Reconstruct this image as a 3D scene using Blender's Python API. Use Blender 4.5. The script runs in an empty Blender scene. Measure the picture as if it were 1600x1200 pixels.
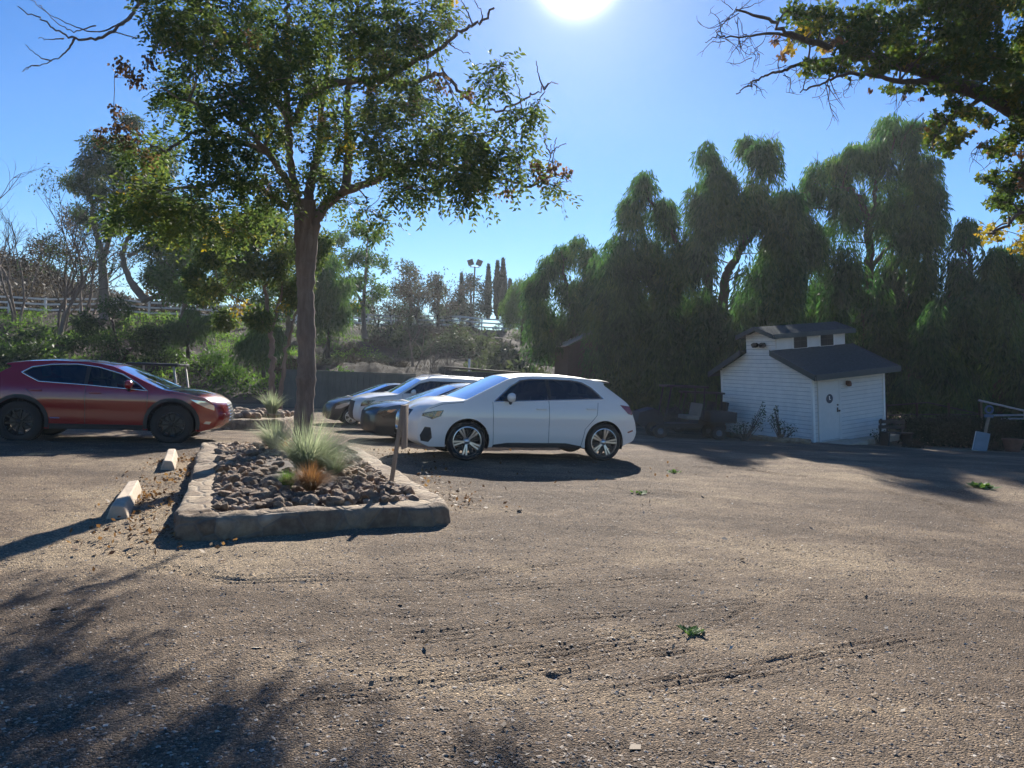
SKY_AIR, SKY_DUST, SKY_OZ, SKY_SAT, SKY_STR = 1.0, .0, 3.3, 1.36, .06
SUN_CORE, SUN_HALO, SUN_WIDE = 85., 2.4, .6
SUN_STR, EXPO = 5.0, 1.2
HAZE = 0.00035
import bpy, bmesh, math, random
import numpy as np
from mathutils import Vector, Matrix, noise as mnoise
from mathutils.geometry import delaunay_2d_cdt

rng = np.random.default_rng(11)
random.seed(11)
scene = bpy.context.scene
COL = scene.collection
R = math.radians

# ------------------------------------------------------------------ camera model (photo pixels -> world)
F, PITCH, ROLL, CZ = 1200., R(-0.86), R(2.2), 1.6
CF = np.array((0, math.cos(PITCH), math.sin(PITCH)))
_u = np.array((0, -math.sin(PITCH), math.cos(PITCH)))
_r = np.array((1., 0, 0))
CR = _r * math.cos(ROLL) + _u * math.sin(ROLL)
CU = _u * math.cos(ROLL) - _r * math.sin(ROLL)
CAM = np.array((0, 0, CZ))

def ray(px, py):
    return CR * ((px - 800) / F) - CU * ((py - 600) / F) + CF

def at(px, py, Y):
    d = ray(px, py)
    return CAM + d * (Y / d[1])

def gnd(px, py, z=0.):
    d = ray(px, py)
    return CAM + d * ((z - CZ) / d[2])

SUN_DIR = ray(902, -46); SUN_DIR = SUN_DIR / np.linalg.norm(SUN_DIR)
SUN_EL = math.asin(SUN_DIR[2]); SUN_AZ = math.atan2(SUN_DIR[0], SUN_DIR[1])

# ------------------------------------------------------------------ terrain height
def sstep(a, b, x):
    t = np.clip((np.asarray(x, float) - a) / (b - a), 0, 1)
    return t * t * (3 - 2 * t)

_fp = [at(px, py, Y) for px, py, Y in ((-500, 470, 54), (0, 489, 58), (140, 493, 60), (300, 498, 63), (400, 504, 66), (600, 512, 74), (700, 514, 77), (800, 519, 80), (1000, 540, 84), (1700, 560, 90))]
FENCE = np.array(_fp)

def fence_y(x): return np.interp(x, FENCE[:, 0], FENCE[:, 1])
def fence_z(x): return np.interp(x, FENCE[:, 0], FENCE[:, 2])
def toe_y(x): return np.interp(x, [-60, -30, -20, -9, -4, 6, 20, 60], [30, 33, 35, 38, 43, 50, 52, 52])

def _hash(ix, iy, seed):
    n = (ix * 374761393 + iy * 668265263 + seed * 974711) & 0x7fffffff
    n = ((n ^ (n >> 13)) * 1274126177) & 0x7fffffff
    return ((n ^ (n >> 16)) & 0xffff) / 65535.

def vnoise(x, y, seed=0):
    x = np.asarray(x, float); y = np.asarray(y, float)
    ix = np.floor(x).astype(np.int64); iy = np.floor(y).astype(np.int64)
    fx = x - ix; fy = y - iy
    fx = fx * fx * (3 - 2 * fx); fy = fy * fy * (3 - 2 * fy)
    a = _hash(ix, iy, seed); b = _hash(ix + 1, iy, seed); c = _hash(ix, iy + 1, seed); d = _hash(ix + 1, iy + 1, seed)
    return (a * (1 - fx) + b * fx) * (1 - fy) + (c * (1 - fx) + d * fx) * fy - .5

def lot_z(x, y):
    return -0.42 * sstep(13.5, 28, y) + 0 * np.asarray(x, float)

def ground_z(x, y):
    x = np.asarray(x, float); y = np.asarray(y, float)
    ty = toe_y(x) + 2.5 * vnoise(x * .12, y * 0 + 3, 5); fy = fence_y(x); fz = fence_z(x)
    t = np.clip((y - ty) / (fy - ty), 0, 1)
    s = t * t * (3 - 2 * t) * .55 + t * .45
    base = lot_z(x, y)
    left = 1 - sstep(-75, -38, x)
    beyond = np.maximum(y - fy, 0)
    hill = fz + beyond * (.04 + .58 * left) * np.exp(-beyond / 45)
    z = np.where(y < fy, base * (1 - s) + fz * s, hill)
    rough = sstep(.02, .25, t)
    z = z + rough * (1 - .7 * sstep(.85, 1, t)) * (1.1 * vnoise(x * .22, y * .22, 1) + .45 * vnoise(x * .7, y * .7, 2) + .2 * vnoise(x * 2, y * 2, 8))
    return z

def gpt(px, py, zoff=0.):
    """point where the ray through a photo pixel meets the terrain"""
    d = ray(px, py); ks = np.arange(1, 260, .15); P = CAM + d * ks[:, None]
    hit = np.where(P[:, 2] - zoff <= ground_z(P[:, 0], P[:, 1]))[0]
    k0, k1 = (ks[max(hit[0] - 1, 0)], ks[hit[0]]) if len(hit) else (ks[-1], ks[-1])
    ks = np.linspace(k0, k1, 60); P = CAM + d * ks[:, None]
    hit = np.where(P[:, 2] - zoff <= ground_z(P[:, 0], P[:, 1]))[0]
    return P[hit[0]] if len(hit) else P[-1]

def gz(x, y): return float(ground_z(x, y))

# ------------------------------------------------------------------ mesh builder
class MB:
    def __init__(s): s.v = []; s.f = []; s.n = 0
    def add(s, V, Fc, m=0):
        V = np.asarray(V, float).reshape(-1, 3)
        if len(V) == 0: return
        groups = {}
        if isinstance(Fc, np.ndarray): s.f.append((Fc + s.n, m))
        else:
            for f in Fc: groups.setdefault(len(f), []).append(f)
            for g in groups.values(): s.f.append((np.array(g, int) + s.n, m))
        s.v.append(V); s.n += len(V)
    def mesh(s, name, smooth=False, angle=None):
        me = bpy.data.meshes.new(name)
        if not s.v: return me
        V = np.concatenate(s.v)
        me.vertices.add(len(V)); me.vertices.foreach_set('co', V.astype(np.float32).ravel())
        L = np.concatenate([f.ravel() for f, m in s.f]).astype(np.int32)
        tot = np.concatenate([np.full(len(f), f.shape[1]) for f, m in s.f])
        mi = np.concatenate([np.full(len(f), m) for f, m in s.f]).astype(np.int32)
        st = (np.cumsum(tot) - tot).astype(np.int32)
        me.loops.add(len(L)); me.loops.foreach_set('vertex_index', L)
        me.polygons.add(len(st)); me.polygons.foreach_set('loop_start', st)
        me.polygons.foreach_set('material_index', mi)
        me.polygons.foreach_set('use_smooth', np.full(len(st), bool(smooth)))
        me.update(calc_edges=True); me.validate()
        if smooth and angle: me.set_sharp_from_angle(angle=R(angle))
        return me
    def build(s, name, mat, parent=None, smooth=False, angle=None):
        me = s.mesh(name, smooth, angle)
        for m in (mat if isinstance(mat, (list, tuple)) else [mat]): me.materials.append(m)
        o = bpy.data.objects.new(name, me); COL.objects.link(o)
        if parent is not None: o.parent = parent
        return o
    # shapes
    def tube(s, P, Rr, sides=8, m=0, cap=True):
        P = np.asarray(P, float); n = len(P)
        Rr = np.broadcast_to(np.asarray(Rr, float), (n,))
        T = np.gradient(P, axis=0); T /= np.linalg.norm(T, axis=1)[:, None] + 1e-9
        a = np.array((0, 0, 1.)) if abs(T[0][2]) < .9 else np.array((1., 0, 0))
        N = np.cross(T[0], a); N /= np.linalg.norm(N)
        ang = np.arange(sides) * 2 * math.pi / sides
        ca, sa = np.cos(ang)[:, None], np.sin(ang)[:, None]
        V = np.empty((n, sides, 3))
        for i in range(n):
            N = N - T[i] * N.dot(T[i]); N /= np.linalg.norm(N) + 1e-9
            B = np.cross(T[i], N)
            V[i] = P[i] + Rr[i] * (ca * N + sa * B)
        i, j = np.meshgrid(np.arange(n - 1), np.arange(sides), indexing='ij')
        j2 = (j + 1) % sides
        Fq = np.stack([i * sides + j, i * sides + j2, (i + 1) * sides + j2, (i + 1) * sides + j], -1).reshape(-1, 4)
        s.add(V.reshape(-1, 3), Fq, m)
        if cap:
            o = s.n - n * sides
            for base in (0, (n - 1) * sides):
                f = np.arange(sides)[None] + base
                s.f.append((f + o, m))
    def box(s, c, size, rot=None, b=0.01, m=0):
        bm = bmesh.new(); bmesh.ops.create_cube(bm, size=1)
        for v in bm.verts: v.co = Vector((v.co.x * size[0], v.co.y * size[1], v.co.z * size[2]))
        if b > 0: bmesh.ops.bevel(bm, geom=bm.edges[:], offset=min(b, min(size) * .4), segments=2, affect='EDGES', profile=.6)
        V = np.array([v.co for v in bm.verts]); Fc = [[v.index for v in f.verts] for f in bm.faces]
        bm.free()
        if rot is not None: V = V @ np.array(rot).T
        s.add(V + np.asarray(c, float), Fc, m)
    def lathe(s, prof, sides=32, axis='y', c=(0, 0, 0), m=0):
        prof = np.array(prof, float); n = len(prof)
        ang = np.arange(sides) * 2 * math.pi / sides
        r = prof[:, 0][:, None]; h = np.repeat(prof[:, 1][:, None], sides, 1)
        A, B = r * np.cos(ang), r * np.sin(ang)
        V = np.stack([A, h, B], -1) if axis == 'y' else np.stack([A, B, h], -1)
        i, j = np.meshgrid(np.arange(n - 1), np.arange(sides), indexing='ij'); j2 = (j + 1) % sides
        Fq = np.stack([i * sides + j, i * sides + j2, (i + 1) * sides + j2, (i + 1) * sides + j], -1).reshape(-1, 4)
        s.add(V.reshape(-1, 3) + np.asarray(c, float), Fq, m)
    def slab(s, quad, t, m=0):
        """polygon extruded along its normal by t"""
        q = np.array(quad, float); nrm = np.cross(q[1] - q[0], q[2] - q[0]); nrm /= np.linalg.norm(nrm)
        n = len(q); V = np.concatenate([q, q + nrm * t])
        Fc = [list(range(n))[::-1], [n + i for i in range(n)]] + [[i, (i + 1) % n, n + (i + 1) % n, n + i] for i in range(n)]
        s.add(V, Fc, m)
    def ellipsoid(s, c, r, seg=14, ring=8, m=0):
        pr = [(math.sin(t), -math.cos(t)) for t in np.linspace(.001, math.pi - .001, ring)]
        t = MB(); t.lathe(pr, seg, 'z'); V = t.v[0] * np.asarray(r, float) + np.asarray(c, float)
        s.add(V, t.f[0][0], m)
    def leaves(s, C, D, Nn, L, W, m=0, mid=.45):
        D = D / (np.linalg.norm(D, axis=1)[:, None] + 1e-9)
        S = np.cross(D, Nn); S /= np.linalg.norm(S, axis=1)[:, None] + 1e-9
        L = np.broadcast_to(np.asarray(L, float), (len(C),))[:, None]; W = np.broadcast_to(np.asarray(W, float), (len(C),))[:, None]
        V = np.stack([C, C + D * L * mid + S * W * .5, C + D * L, C + D * L * mid - S * W * .5], 1)
        Fq = np.arange(len(C) * 4).reshape(-1, 4)
        s.add(V.reshape(-1, 3), Fq, m)

def unit(n):
    v = rng.normal(size=(n, 3)); return v / np.linalg.norm(v, axis=1)[:, None]
def ball(n, r, c=(0, 0, 0), p=1 / 3.):
    return unit(n) * (rng.random((n, 1)) ** p) * np.asarray(r, float) + np.asarray(c, float)

# ------------------------------------------------------------------ tagging
def tag(o, label=None, cat=None, group=None, kind=None):
    if label: o['label'] = label
    if cat: o['category'] = cat
    if group: o['group'] = group
    if kind: o['kind'] = kind
    return o
def thing(name, label, cat, loc=(0, 0, 0), rotz=0., group=None):
    o = bpy.data.objects.new(name, None); COL.objects.link(o)
    o.empty_display_size = .2; o.location = [float(a) for a in loc]; o.rotation_euler = (0, 0, rotz)
    return tag(o, label, cat, group)
def copy_tree(o, parent=None):
    c = o.copy(); COL.objects.link(c); c.parent = parent
    for ch in o.children: copy_tree(ch, c)
    return c

# ------------------------------------------------------------------ materials
def nodes(m):
    m.use_nodes = True; nt = m.node_tree
    return nt, nt.nodes, nt.links, nt.nodes['Principled BSDF']
def rgba(c): return (c[0], c[1], c[2], 1.)
def ramp(N, Lk, fac, stops):
    r = N.new('ShaderNodeValToRGB'); e = r.color_ramp.elements
    while len(e) < len(stops): e.new(.5)
    for el, (p, c) in zip(e, stops): el.position = p; el.color = rgba(c)
    Lk.new(fac, r.inputs[0]); return r.outputs[0]
def noise_tex(N, Lk, vec, scale, detail=5, rough=.6, dist=0.):
    t = N.new('ShaderNodeTexNoise'); t.inputs['Scale'].default_value = scale; t.inputs['Detail'].default_value = detail
    t.inputs['Roughness'].default_value = rough; t.inputs['Distortion'].default_value = dist
    if vec is not None: Lk.new(vec, t.inputs['Vector'])
    return t.outputs[0]
def math_n(N, Lk, op, a, b=None, c=None, clamp=False):
    n = N.new('ShaderNodeMath'); n.operation = op; n.use_clamp = clamp
    for i, v in enumerate((a, b, c)):
        if v is None: continue
        if isinstance(v, (int, float)): n.inputs[i].default_value = v
        else: Lk.new(v, n.inputs[i])
    return n.outputs[0]
def mixc(N, Lk, fac, a, b, mode='MIX'):
    n = N.new('ShaderNodeMix'); n.data_type = 'RGBA'; n.blend_type = mode
    for i, v in ((0, fac), (6, a), (7, b)):
        if isinstance(v, (int, float)): n.inputs[i].default_value = v
        elif isinstance(v, tuple): n.inputs[i].default_value = rgba(v)
        else: Lk.new(v, n.inputs[i])
    return n.outputs[2]
def bump(N, Lk, h, strength, dist, B):
    b = N.new('ShaderNodeBump'); b.inputs['Strength'].default_value = strength; b.inputs['Distance'].default_value = dist
    Lk.new(h, b.inputs['Height']); Lk.new(b.outputs[0], B.inputs['Normal']); return b
def pos(N, scale=None, Lk=None, obj=True):
    tc = N.new('ShaderNodeTexCoord'); v = tc.outputs['Object']
    if scale:
        mp = N.new('ShaderNodeMapping'); mp.inputs['Scale'].default_value = scale; Lk.new(v, mp.inputs[0]); v = mp.outputs[0]
    return v

def mat_plain(name, col, rough=.6, metal=0., coat=0., var=.12, scale=8., bmp=0., bscale=60., spec=None):
    m = bpy.data.materials.new(name); nt, N, Lk, B = nodes(m)
    v = pos(N)
    n = noise_tex(N, Lk, v, scale, 6)
    c = ramp(N, Lk, n, [(.25, tuple(x * (1 - var) for x in col)), (.75, tuple(min(1, x * (1 + var)) for x in col))])
    Lk.new(c, B.inputs['Base Color'])
    B.inputs['Roughness'].default_value = rough; B.inputs['Metallic'].default_value = metal
    B.inputs['Coat Weight'].default_value = coat; B.inputs['Coat Roughness'].default_value = .04
    if spec is not None: B.inputs['Specular IOR Level'].default_value = spec
    if bmp: bump(N, Lk, noise_tex(N, Lk, v, bscale, 6), bmp, .02, B)
    return m

def mat_leaf(name, stops, trans=.3, tcol=None, rough=.6, clump=.35, tex=.9):
    """leaf: each leaf takes its own colour from the ramp, clumps drift together; light passes through"""
    m = bpy.data.materials.new(name); nt, N, Lk, B = nodes(m)
    g = N.new('ShaderNodeNewGeometry'); v = pos(N)
    n = noise_tex(N, Lk, v, tex, 2)
    f = math_n(N, Lk, 'ADD', math_n(N, Lk, 'MULTIPLY', g.outputs['Random Per Island'], 1 - clump), math_n(N, Lk, 'MULTIPLY', math_n(N, Lk, 'MULTIPLY_ADD', n, 2.6, -.8, True), clump))
    c = ramp(N, Lk, f, stops)
    Lk.new(c, B.inputs['Base Color']); B.inputs['Roughness'].default_value = rough
    B.inputs['Specular IOR Level'].default_value = .12
    t = N.new('ShaderNodeBsdfTranslucent')
    tc = mixc(N, Lk, 1., c, tcol or (1.35, 1.5, .62), 'MULTIPLY'); Lk.new(tc, t.inputs[0])
    mx = N.new('ShaderNodeMixShader'); mx.inputs[0].default_value = trans
    Lk.new(B.outputs[0], mx.inputs[1]); Lk.new(t.outputs[0], mx.inputs[2])
    Lk.new(mx.outputs[0], N['Material Output'].inputs[0])
    return m

def mat_bark(name, c0, c1, scale=6., strength=.8):
    m = bpy.data.materials.new(name); nt, N, Lk, B = nodes(m)
    v = pos(N, (1, 1, .18), Lk)
    n = noise_tex(N, Lk, v, scale * 3, 8, .7, .4); n2 = noise_tex(N, Lk, pos(N), 1.3, 3)
    f = math_n(N, Lk, 'MULTIPLY_ADD', n2, .5, math_n(N, Lk, 'MULTIPLY', n, .6))
    Lk.new(ramp(N, Lk, f, [(.35, c0), (.75, c1)]), B.inputs['Base Color']); B.inputs['Roughness'].default_value = .9
    bump(N, Lk, n, strength, .05, B)
    return m

M = {}
# foliage: real-world base colours
M['goldenrain_leaf'] = mat_leaf('goldenrain_leaf', [(0, (.025, .05, .026)), (.45, (.055, .09, .04)), (.8, (.11, .14, .05)), (1, (.22, .18, .06))], .5, (1.65, 1.65, .85))
M['pod'] = mat_leaf('papery_pod', [(0, (.12, .075, .045)), (.5, (.22, .145, .085)), (1, (.34, .24, .14))], .42, (1.25, 1.1, .85))
M['sycamore_leaf'] = mat_leaf('sycamore_leaf', [(0, (.02, .04, .016)), (.55, (.04, .07, .022)), (.85, (.1, .105, .028)), (1, (.22, .15, .04))], .54, (1.8, 1.8, .75))
M['yellow_leaf'] = mat_leaf('yellow_leaf', [(0, (.12, .14, .025)), (.5, (.3, .24, .035)), (1, (.4, .27, .05))], .45, (1.4, 1.3, .5))
M['brown_leaf'] = mat_leaf('brown_leaf', [(0, (.09, .05, .03)), (.6, (.2, .115, .055)), (1, (.3, .2, .09))], .38, (1.2, 1.1, .8))
M['pepper_leaf'] = mat_leaf('pepper_leaf', [(0, (.016, .046, .03)), (.5, (.038, .092, .044)), (1, (.1, .17, .06))], .46, (1.5, 1.7, .75), .6, .55, .7)
M['bright_leaf'] = mat_leaf('bright_green_leaf', [(0, (.04, .085, .035)), (.6, (.07, .13, .045)), (1, (.12, .18, .065))], .4)
M['euc_leaf'] = mat_leaf('eucalyptus_leaf', [(0, (.03, .055, .036)), (.6, (.06, .09, .052)), (1, (.1, .13, .075))], .32)
M['shrub_leaf'] = mat_leaf('shrub_leaf', [(0, (.02, .042, .022)), (.6, (.042, .075, .032)), (1, (.08, .115, .042))], .3)
M['dark_leaf'] = mat_leaf('dark_evergreen_leaf', [(0, (.012, .026, .018)), (1, (.032, .052, .03))], .15)
M['scrub_leaf'] = mat_leaf('dry_scrub_leaf', [(0, (.035, .03, .024)), (.5, (.07, .058, .042)), (1, (.11, .095, .062))], .25, (1.2, 1.1, .9))
M['grey_leaf'] = mat_leaf('grey_green_leaf', [(0, (.035, .048, .038)), (.6, (.07, .085, .065)), (1, (.11, .12, .09))], .3)
M['cover_leaf'] = mat_leaf('ground_cover_leaf', [(0, (.05, .1, .03)), (.6, (.11, .19, .05)), (1, (.22, .27, .08))], .5)
M['feather_grass'] = mat_leaf('feather_grass', [(0, (.2, .25, .17)), (.6, (.33, .37, .26)), (1, (.5, .48, .36))], .5, (1.1, 1.12, .9))
M['rust_grass'] = mat_leaf('rust_grass', [(0, (.16, .08, .035)), (.6, (.3, .17, .08)), (1, (.4, .28, .14))], .4, (1.25, 1.1, .8))
M['green_grass'] = mat_leaf('green_grass', [(0, (.06, .12, .03)), (1, (.15, .24, .06))], .4)
M['weed_leaf'] = mat_leaf('weed_leaf', [(0, (.07, .13, .05)), (.7, (.14, .22, .08)), (1, (.4, .42, .34))], .35)
M['bark'] = mat_bark('bark', (.085, .064, .052), (.27, .205, .165), 5., 1.)
M['dark_bark'] = mat_bark('dark_bark', (.03, .024, .02), (.08, .062, .05))
M['pale_bark'] = mat_bark('pale_bark', (.12, .1, .085), (.3, .26, .22))
M['twig'] = mat_plain('bare_twig', (.085, .065, .052), .85)
# ================================================================== ground sheet
def _axis(parts):
    out = []
    for a, b, st in parts: out.append(np.arange(a, b, st))
    return np.concatenate(out)
gx = _axis([(-220, -70, 10), (-70, -30, 1.4), (-30, -9, .35), (-9, 10, .035), (10, 24, .3), (24, 70, 1.6), (70, 230, 10)])
gy = _axis([(-150, -20, 10), (-20, 1.4, 1.2), (1.4, 2.6, .03), (2.6, 6.2, .016), (6.2, 8, .03), (8, 15, .05), (15, 30, .16), (30, 70, .5), (70, 110, 1), (110, 360, 8)])
X, Y = np.meshgrid(gx, gy)
Z = ground_z(X, Y)
near = (1 - sstep(18, 30, Y)) * (1 - sstep(12, 22, np.abs(X - 1)))
Z += near * (.035 * vnoise(X * .8, Y * .8, 11) + .022 * vnoise(X * 2.7, Y * 2.7, 12) + .012 * vnoise(X * 8, Y * 8, 13) + .007 * vnoise(X * 19, Y * 19, 14))

def track(pix, w=.13, depth=.018, ribs=True, seed=0, period=None):
    """a tyre track pressed along a line of ground points"""
    global Z
    P = np.array([gnd(a, b)[:2] for a, b in pix])
    t = np.linspace(0, 1, 160); s = np.concatenate([[0], np.cumsum(np.linalg.norm(np.diff(P, axis=0), axis=1))]); s /= s[-1]
    Q = np.stack([np.interp(t, s, P[:, 0]), np.interp(t, s, P[:, 1])], 1)
    ends = sstep(0, .22, t) * (1 - sstep(.78, 1, t))
    for k in range(6): Q[1:-1] = (Q[:-2] + Q[1:-1] * 2 + Q[2:]) / 4
    lo, hi = Q.min(0) - .4, Q.max(0) + .4
    ii = np.where((gy > lo[1]) & (gy < hi[1]))[0]; jj = np.where((gx > lo[0]) & (gx < hi[0]))[0]
    if len(ii) == 0 or len(jj) == 0: return
    sx = X[np.ix_(ii, jj)]; sy = Y[np.ix_(ii, jj)]
    best = np.full(sx.shape, 9.); sd = np.zeros(sx.shape); en = np.zeros(sx.shape)
    for kk, (a, b) in enumerate(zip(Q[:-1], Q[1:])):
        d = b - a; L2 = d.dot(d) + 1e-9
        u = np.clip(((sx - a[0]) * d[0] + (sy - a[1]) * d[1]) / L2, 0, 1)
        ex, ey = sx - a[0] - u * d[0], sy - a[1] - u * d[1]
        dd = np.hypot(ex, ey); m = dd < best
        sd = np.where(m, (ex * -d[1] + ey * d[0]) / math.sqrt(L2), sd); en = np.where(m, ends[kk], en); best = np.where(m, dd, best)
    q = np.abs(sd) / w * (best < .5); q = np.where(best < .5, q, 9)
    fade = .5 + .8 * (vnoise(sx * .9, sy * .9, 40 + seed) + .3)
    prof = -np.exp(-(q / .8) ** 4) + .55 * np.exp(-((q - 1.25) / .3) ** 2)
    if period:
        prof = .25 * prof + np.exp(-(q / .9) ** 6) * np.clip(np.cos(sd / period * 2 * math.pi) * 1.6 - .2, -1, 1) * (.35 + np.clip(1.5 * vnoise(sx * .6, sy * 6, 90 + seed) + .6, 0, 1.2))
    elif ribs: prof = prof + .75 * np.exp(-(q / .85) ** 6) * np.cos(sd / w * math.pi * 3.2)
    Z[np.ix_(ii, jj)] += depth * np.clip(fade, .15, 1.3) * prof * en
track([(400, 1098), (560, 1082), (760, 1060), (950, 1022), (1150, 995)], .16, .0085, True, 1, .075)
track([(470, 1046), (700, 1036), (860, 1014), (1000, 990), (1130, 975)], .17, .0085, True, 2, .07)
track([(560, 1130), (800, 1108), (1000, 1076), (1300, 1018), (1600, 965)], .14, .0065, True, 3, .08)
track([(430, 1004), (720, 990), (900, 966), (1200, 936), (1500, 930)], .14, .005, True, 4, .08)
track([(520, 935), (700, 930), (900, 915), (1150, 890), (1400, 880)], .15, .004, True, 10, .09)
track([(1620, 850), (1480, 790), (1330, 755), (1180, 735), (1040, 728)], .14, .025, True, 5)
track([(1620, 800), (1520, 775), (1400, 742), (1250, 722), (1120, 716)], .14, .025, True, 6)
track([(1620, 910), (1400, 850), (1200, 800), (1060, 770), (900, 760)], .14, .016, True, 7)
track([(0, 835), (150, 850), (330, 905), (700, 905), (1000, 870)], .14, .012, True, 8)
track([(1050, 1010), (1180, 950), (1240, 880), (1200, 810)], .15, .014, True, 9)
def dent(px, py, r, d):
    global Z
    p = gnd(px, py); e = ((X - p[0]) / (r * 1.9)) ** 2 + ((Y - p[1]) / r) ** 2
    Z += -d * np.exp(-e) + d * .5 * np.exp(-((np.sqrt(e) - 1.5) / .4) ** 2)
dent(885, 1058, .07, .012); dent(930, 1062, .05, .012); dent(862, 1056, .035, .01); dent(640, 965, .1, .012)

# sandy (1) / dark damp gravel (0) wear of the lot, with a shape of its own
sand = .36 + .85 * vnoise(X * .35, Y * .6, 21) + .6 * vnoise(X * 1.0, Y * 1.9, 22) + .3 * vnoise(X * 3, Y * 5, 23)
def blob(px, py, rx, ry, v):
    global sand
    p = gnd(px, py); sand = sand + v * np.exp(-((X - p[0]) / rx) ** 2 - ((Y - p[1]) / ry) ** 2)
for a in ((230, 800, .7, 1.6, .75), (190, 850, .9, .7, .5), (260, 745, .7, 2, .5), (640, 700, .5, 4, .45), (680, 770, .5, 1.5, .3), (1240, 1010, .9, .3, .4), (1350, 1120, .7, .25, .4), (760, 1060, 1.4, .3, .35), (480, 900, 1.5, .4, .25), (60, 880, 1.2, .6, .3), (1050, 800, 2.5, 1.5, -.2), (900, 760, 3, 1.2, -.25), (1000, 720, 5, 2, -.15)):
    blob(*a)
hillm = np.clip((Y - toe_y(X)) / 4, 0, 1) + np.clip((Y - fence_y(X) - 1) / 3, 0, 1)
mb = MB(); ny, nx = X.shape
i, j = np.meshgrid(np.arange(ny - 1), np.arange(nx - 1), indexing='ij')
mb.add(np.stack([X, Y, Z], -1).reshape(-1, 3), np.stack([i * nx + j, i * nx + j + 1, (i + 1) * nx + j + 1, (i + 1) * nx + j], -1).reshape(-1, 4))
m = bpy.data.materials.new('gravel_dirt'); nt, N, Lk, B = nodes(m)
tc = N.new('ShaderNodeTexCoord').outputs['Object']
at_s = N.new('ShaderNodeAttribute'); at_s.attribute_name = 'sand'
at_h = N.new('ShaderNodeAttribute'); at_h.attribute_name = 'hill'
n1 = noise_tex(N, Lk, tc, 3.2, 9, .68); n2 = noise_tex(N, Lk, tc, 52, 6, .75); n3 = noise_tex(N, Lk, tc, 190, 4, .7)
sf = math_n(N, Lk, 'ADD', at_s.outputs['Fac'], math_n(N, Lk, 'MULTIPLY_ADD', n1, 1.1, -.55), None, True)
base = ramp(N, Lk, sf, [(.1, (.17, .124, .088)), (.45, (.275, .206, .145)), (.9, (.44, .34, .23))])
vo = N.new('ShaderNodeTexVoronoi'); vo.inputs['Scale'].default_value = 95; vo.inputs['Randomness'].default_value = 1; Lk.new(tc, vo.inputs['Vector'])
stone = ramp(N, Lk, N.new('ShaderNodeSeparateColor').outputs[0], [(0, (.5, .5, .5)), (1, (1, 1, 1))])
sc_ = N.new('ShaderNodeSeparateColor'); Lk.new(vo.outputs['Color'], sc_.inputs[0])
stone = ramp(N, Lk, sc_.outputs[0], [(0, (.42, .42, .44)), (.5, (.9, .9, .9)), (.86, (1.1, 1.08, 1.05)), (.93, (1.7, 1.66, 1.6)), (1, (2.1, 2.05, 1.95))])
c = mixc(N, Lk, .85, base, stone, 'MULTIPLY')
c = mixc(N, Lk, .7, c, ramp(N, Lk, n2, [(.3, (.34, .34, .35)), (.7, (1.8, 1.76, 1.68))]), 'MULTIPLY')
hn = noise_tex(N, Lk, tc, .5, 8, .7)
hillc = ramp(N, Lk, hn, [(.3, (.028, .022, .018)), (.55, (.06, .047, .036)), (.75, (.16, .13, .1))])
c = mixc(N, Lk, math_n(N, Lk, 'MINIMUM', at_h.outputs['Fac'], 1.), c, hillc)
c = mixc(N, Lk, math_n(N, Lk, 'SUBTRACT', at_h.outputs['Fac'], 1., None, True), c, ramp(N, Lk, hn, [(.35, (.03, .024, .02)), (.65, (.075, .06, .045))]))
Lk.new(c, B.inputs['Base Color']); B.inputs['Roughness'].default_value = .95; B.inputs['Specular IOR Level'].default_value = .25
h = math_n(N, Lk, 'ADD', math_n(N, Lk, 'MULTIPLY', n2, .6), math_n(N, Lk, 'ADD', math_n(N, Lk, 'MULTIPLY', n3, .3), math_n(N, Lk, 'MULTIPLY', vo.outputs['Distance'], -.9)))
bump(N, Lk, h, 1., .04, B)
M['ground'] = m
g = mb.build('ground', m, None, True)
for nm, arr in (('sand', sand), ('hill', hillm)):
    a = g.data.attributes.new(nm, 'FLOAT', 'POINT'); a.data.foreach_set('value', arr.astype(np.float32).ravel())
tag(g, 'brown gravel and dirt lot with tyre tracks rising to a slope', 'ground', None, 'structure')

def surf_z(x, y):
    """height of the finished sheet (bilinear on the grid)"""
    x = np.asarray(x, float); y = np.asarray(y, float)
    j = np.clip(np.searchsorted(gx, x) - 1, 0, nx - 2); i = np.clip(np.searchsorted(gy, y) - 1, 0, ny - 2)
    fx = (x - gx[j]) / (gx[j + 1] - gx[j]); fy = (y - gy[i]) / (gy[i + 1] - gy[i])
    return (Z[i, j] * (1 - fx) + Z[i, j + 1] * fx) * (1 - fy) + (Z[i + 1, j] * (1 - fx) + Z[i + 1, j + 1] * fx) * fy

# ---- planter outline is needed to keep the litter outside it
PL = [gnd(272, 846)[:2], gnd(711, 818)[:2], np.array((-2.62, 13.4)), np.array((-5.3, 13.2))]
def inside(poly, x, y):
    r = np.zeros(np.shape(x), bool); n = len(poly)
    for k in range(n):
        a, b = poly[k], poly[(k + 1) % n]
        c = ((a[1] > y) != (b[1] > y)) & (x < (b[0] - a[0]) * (y - a[1]) / (b[1] - a[1] + 1e-12) + a[0]); r ^= c
    return r

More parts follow.
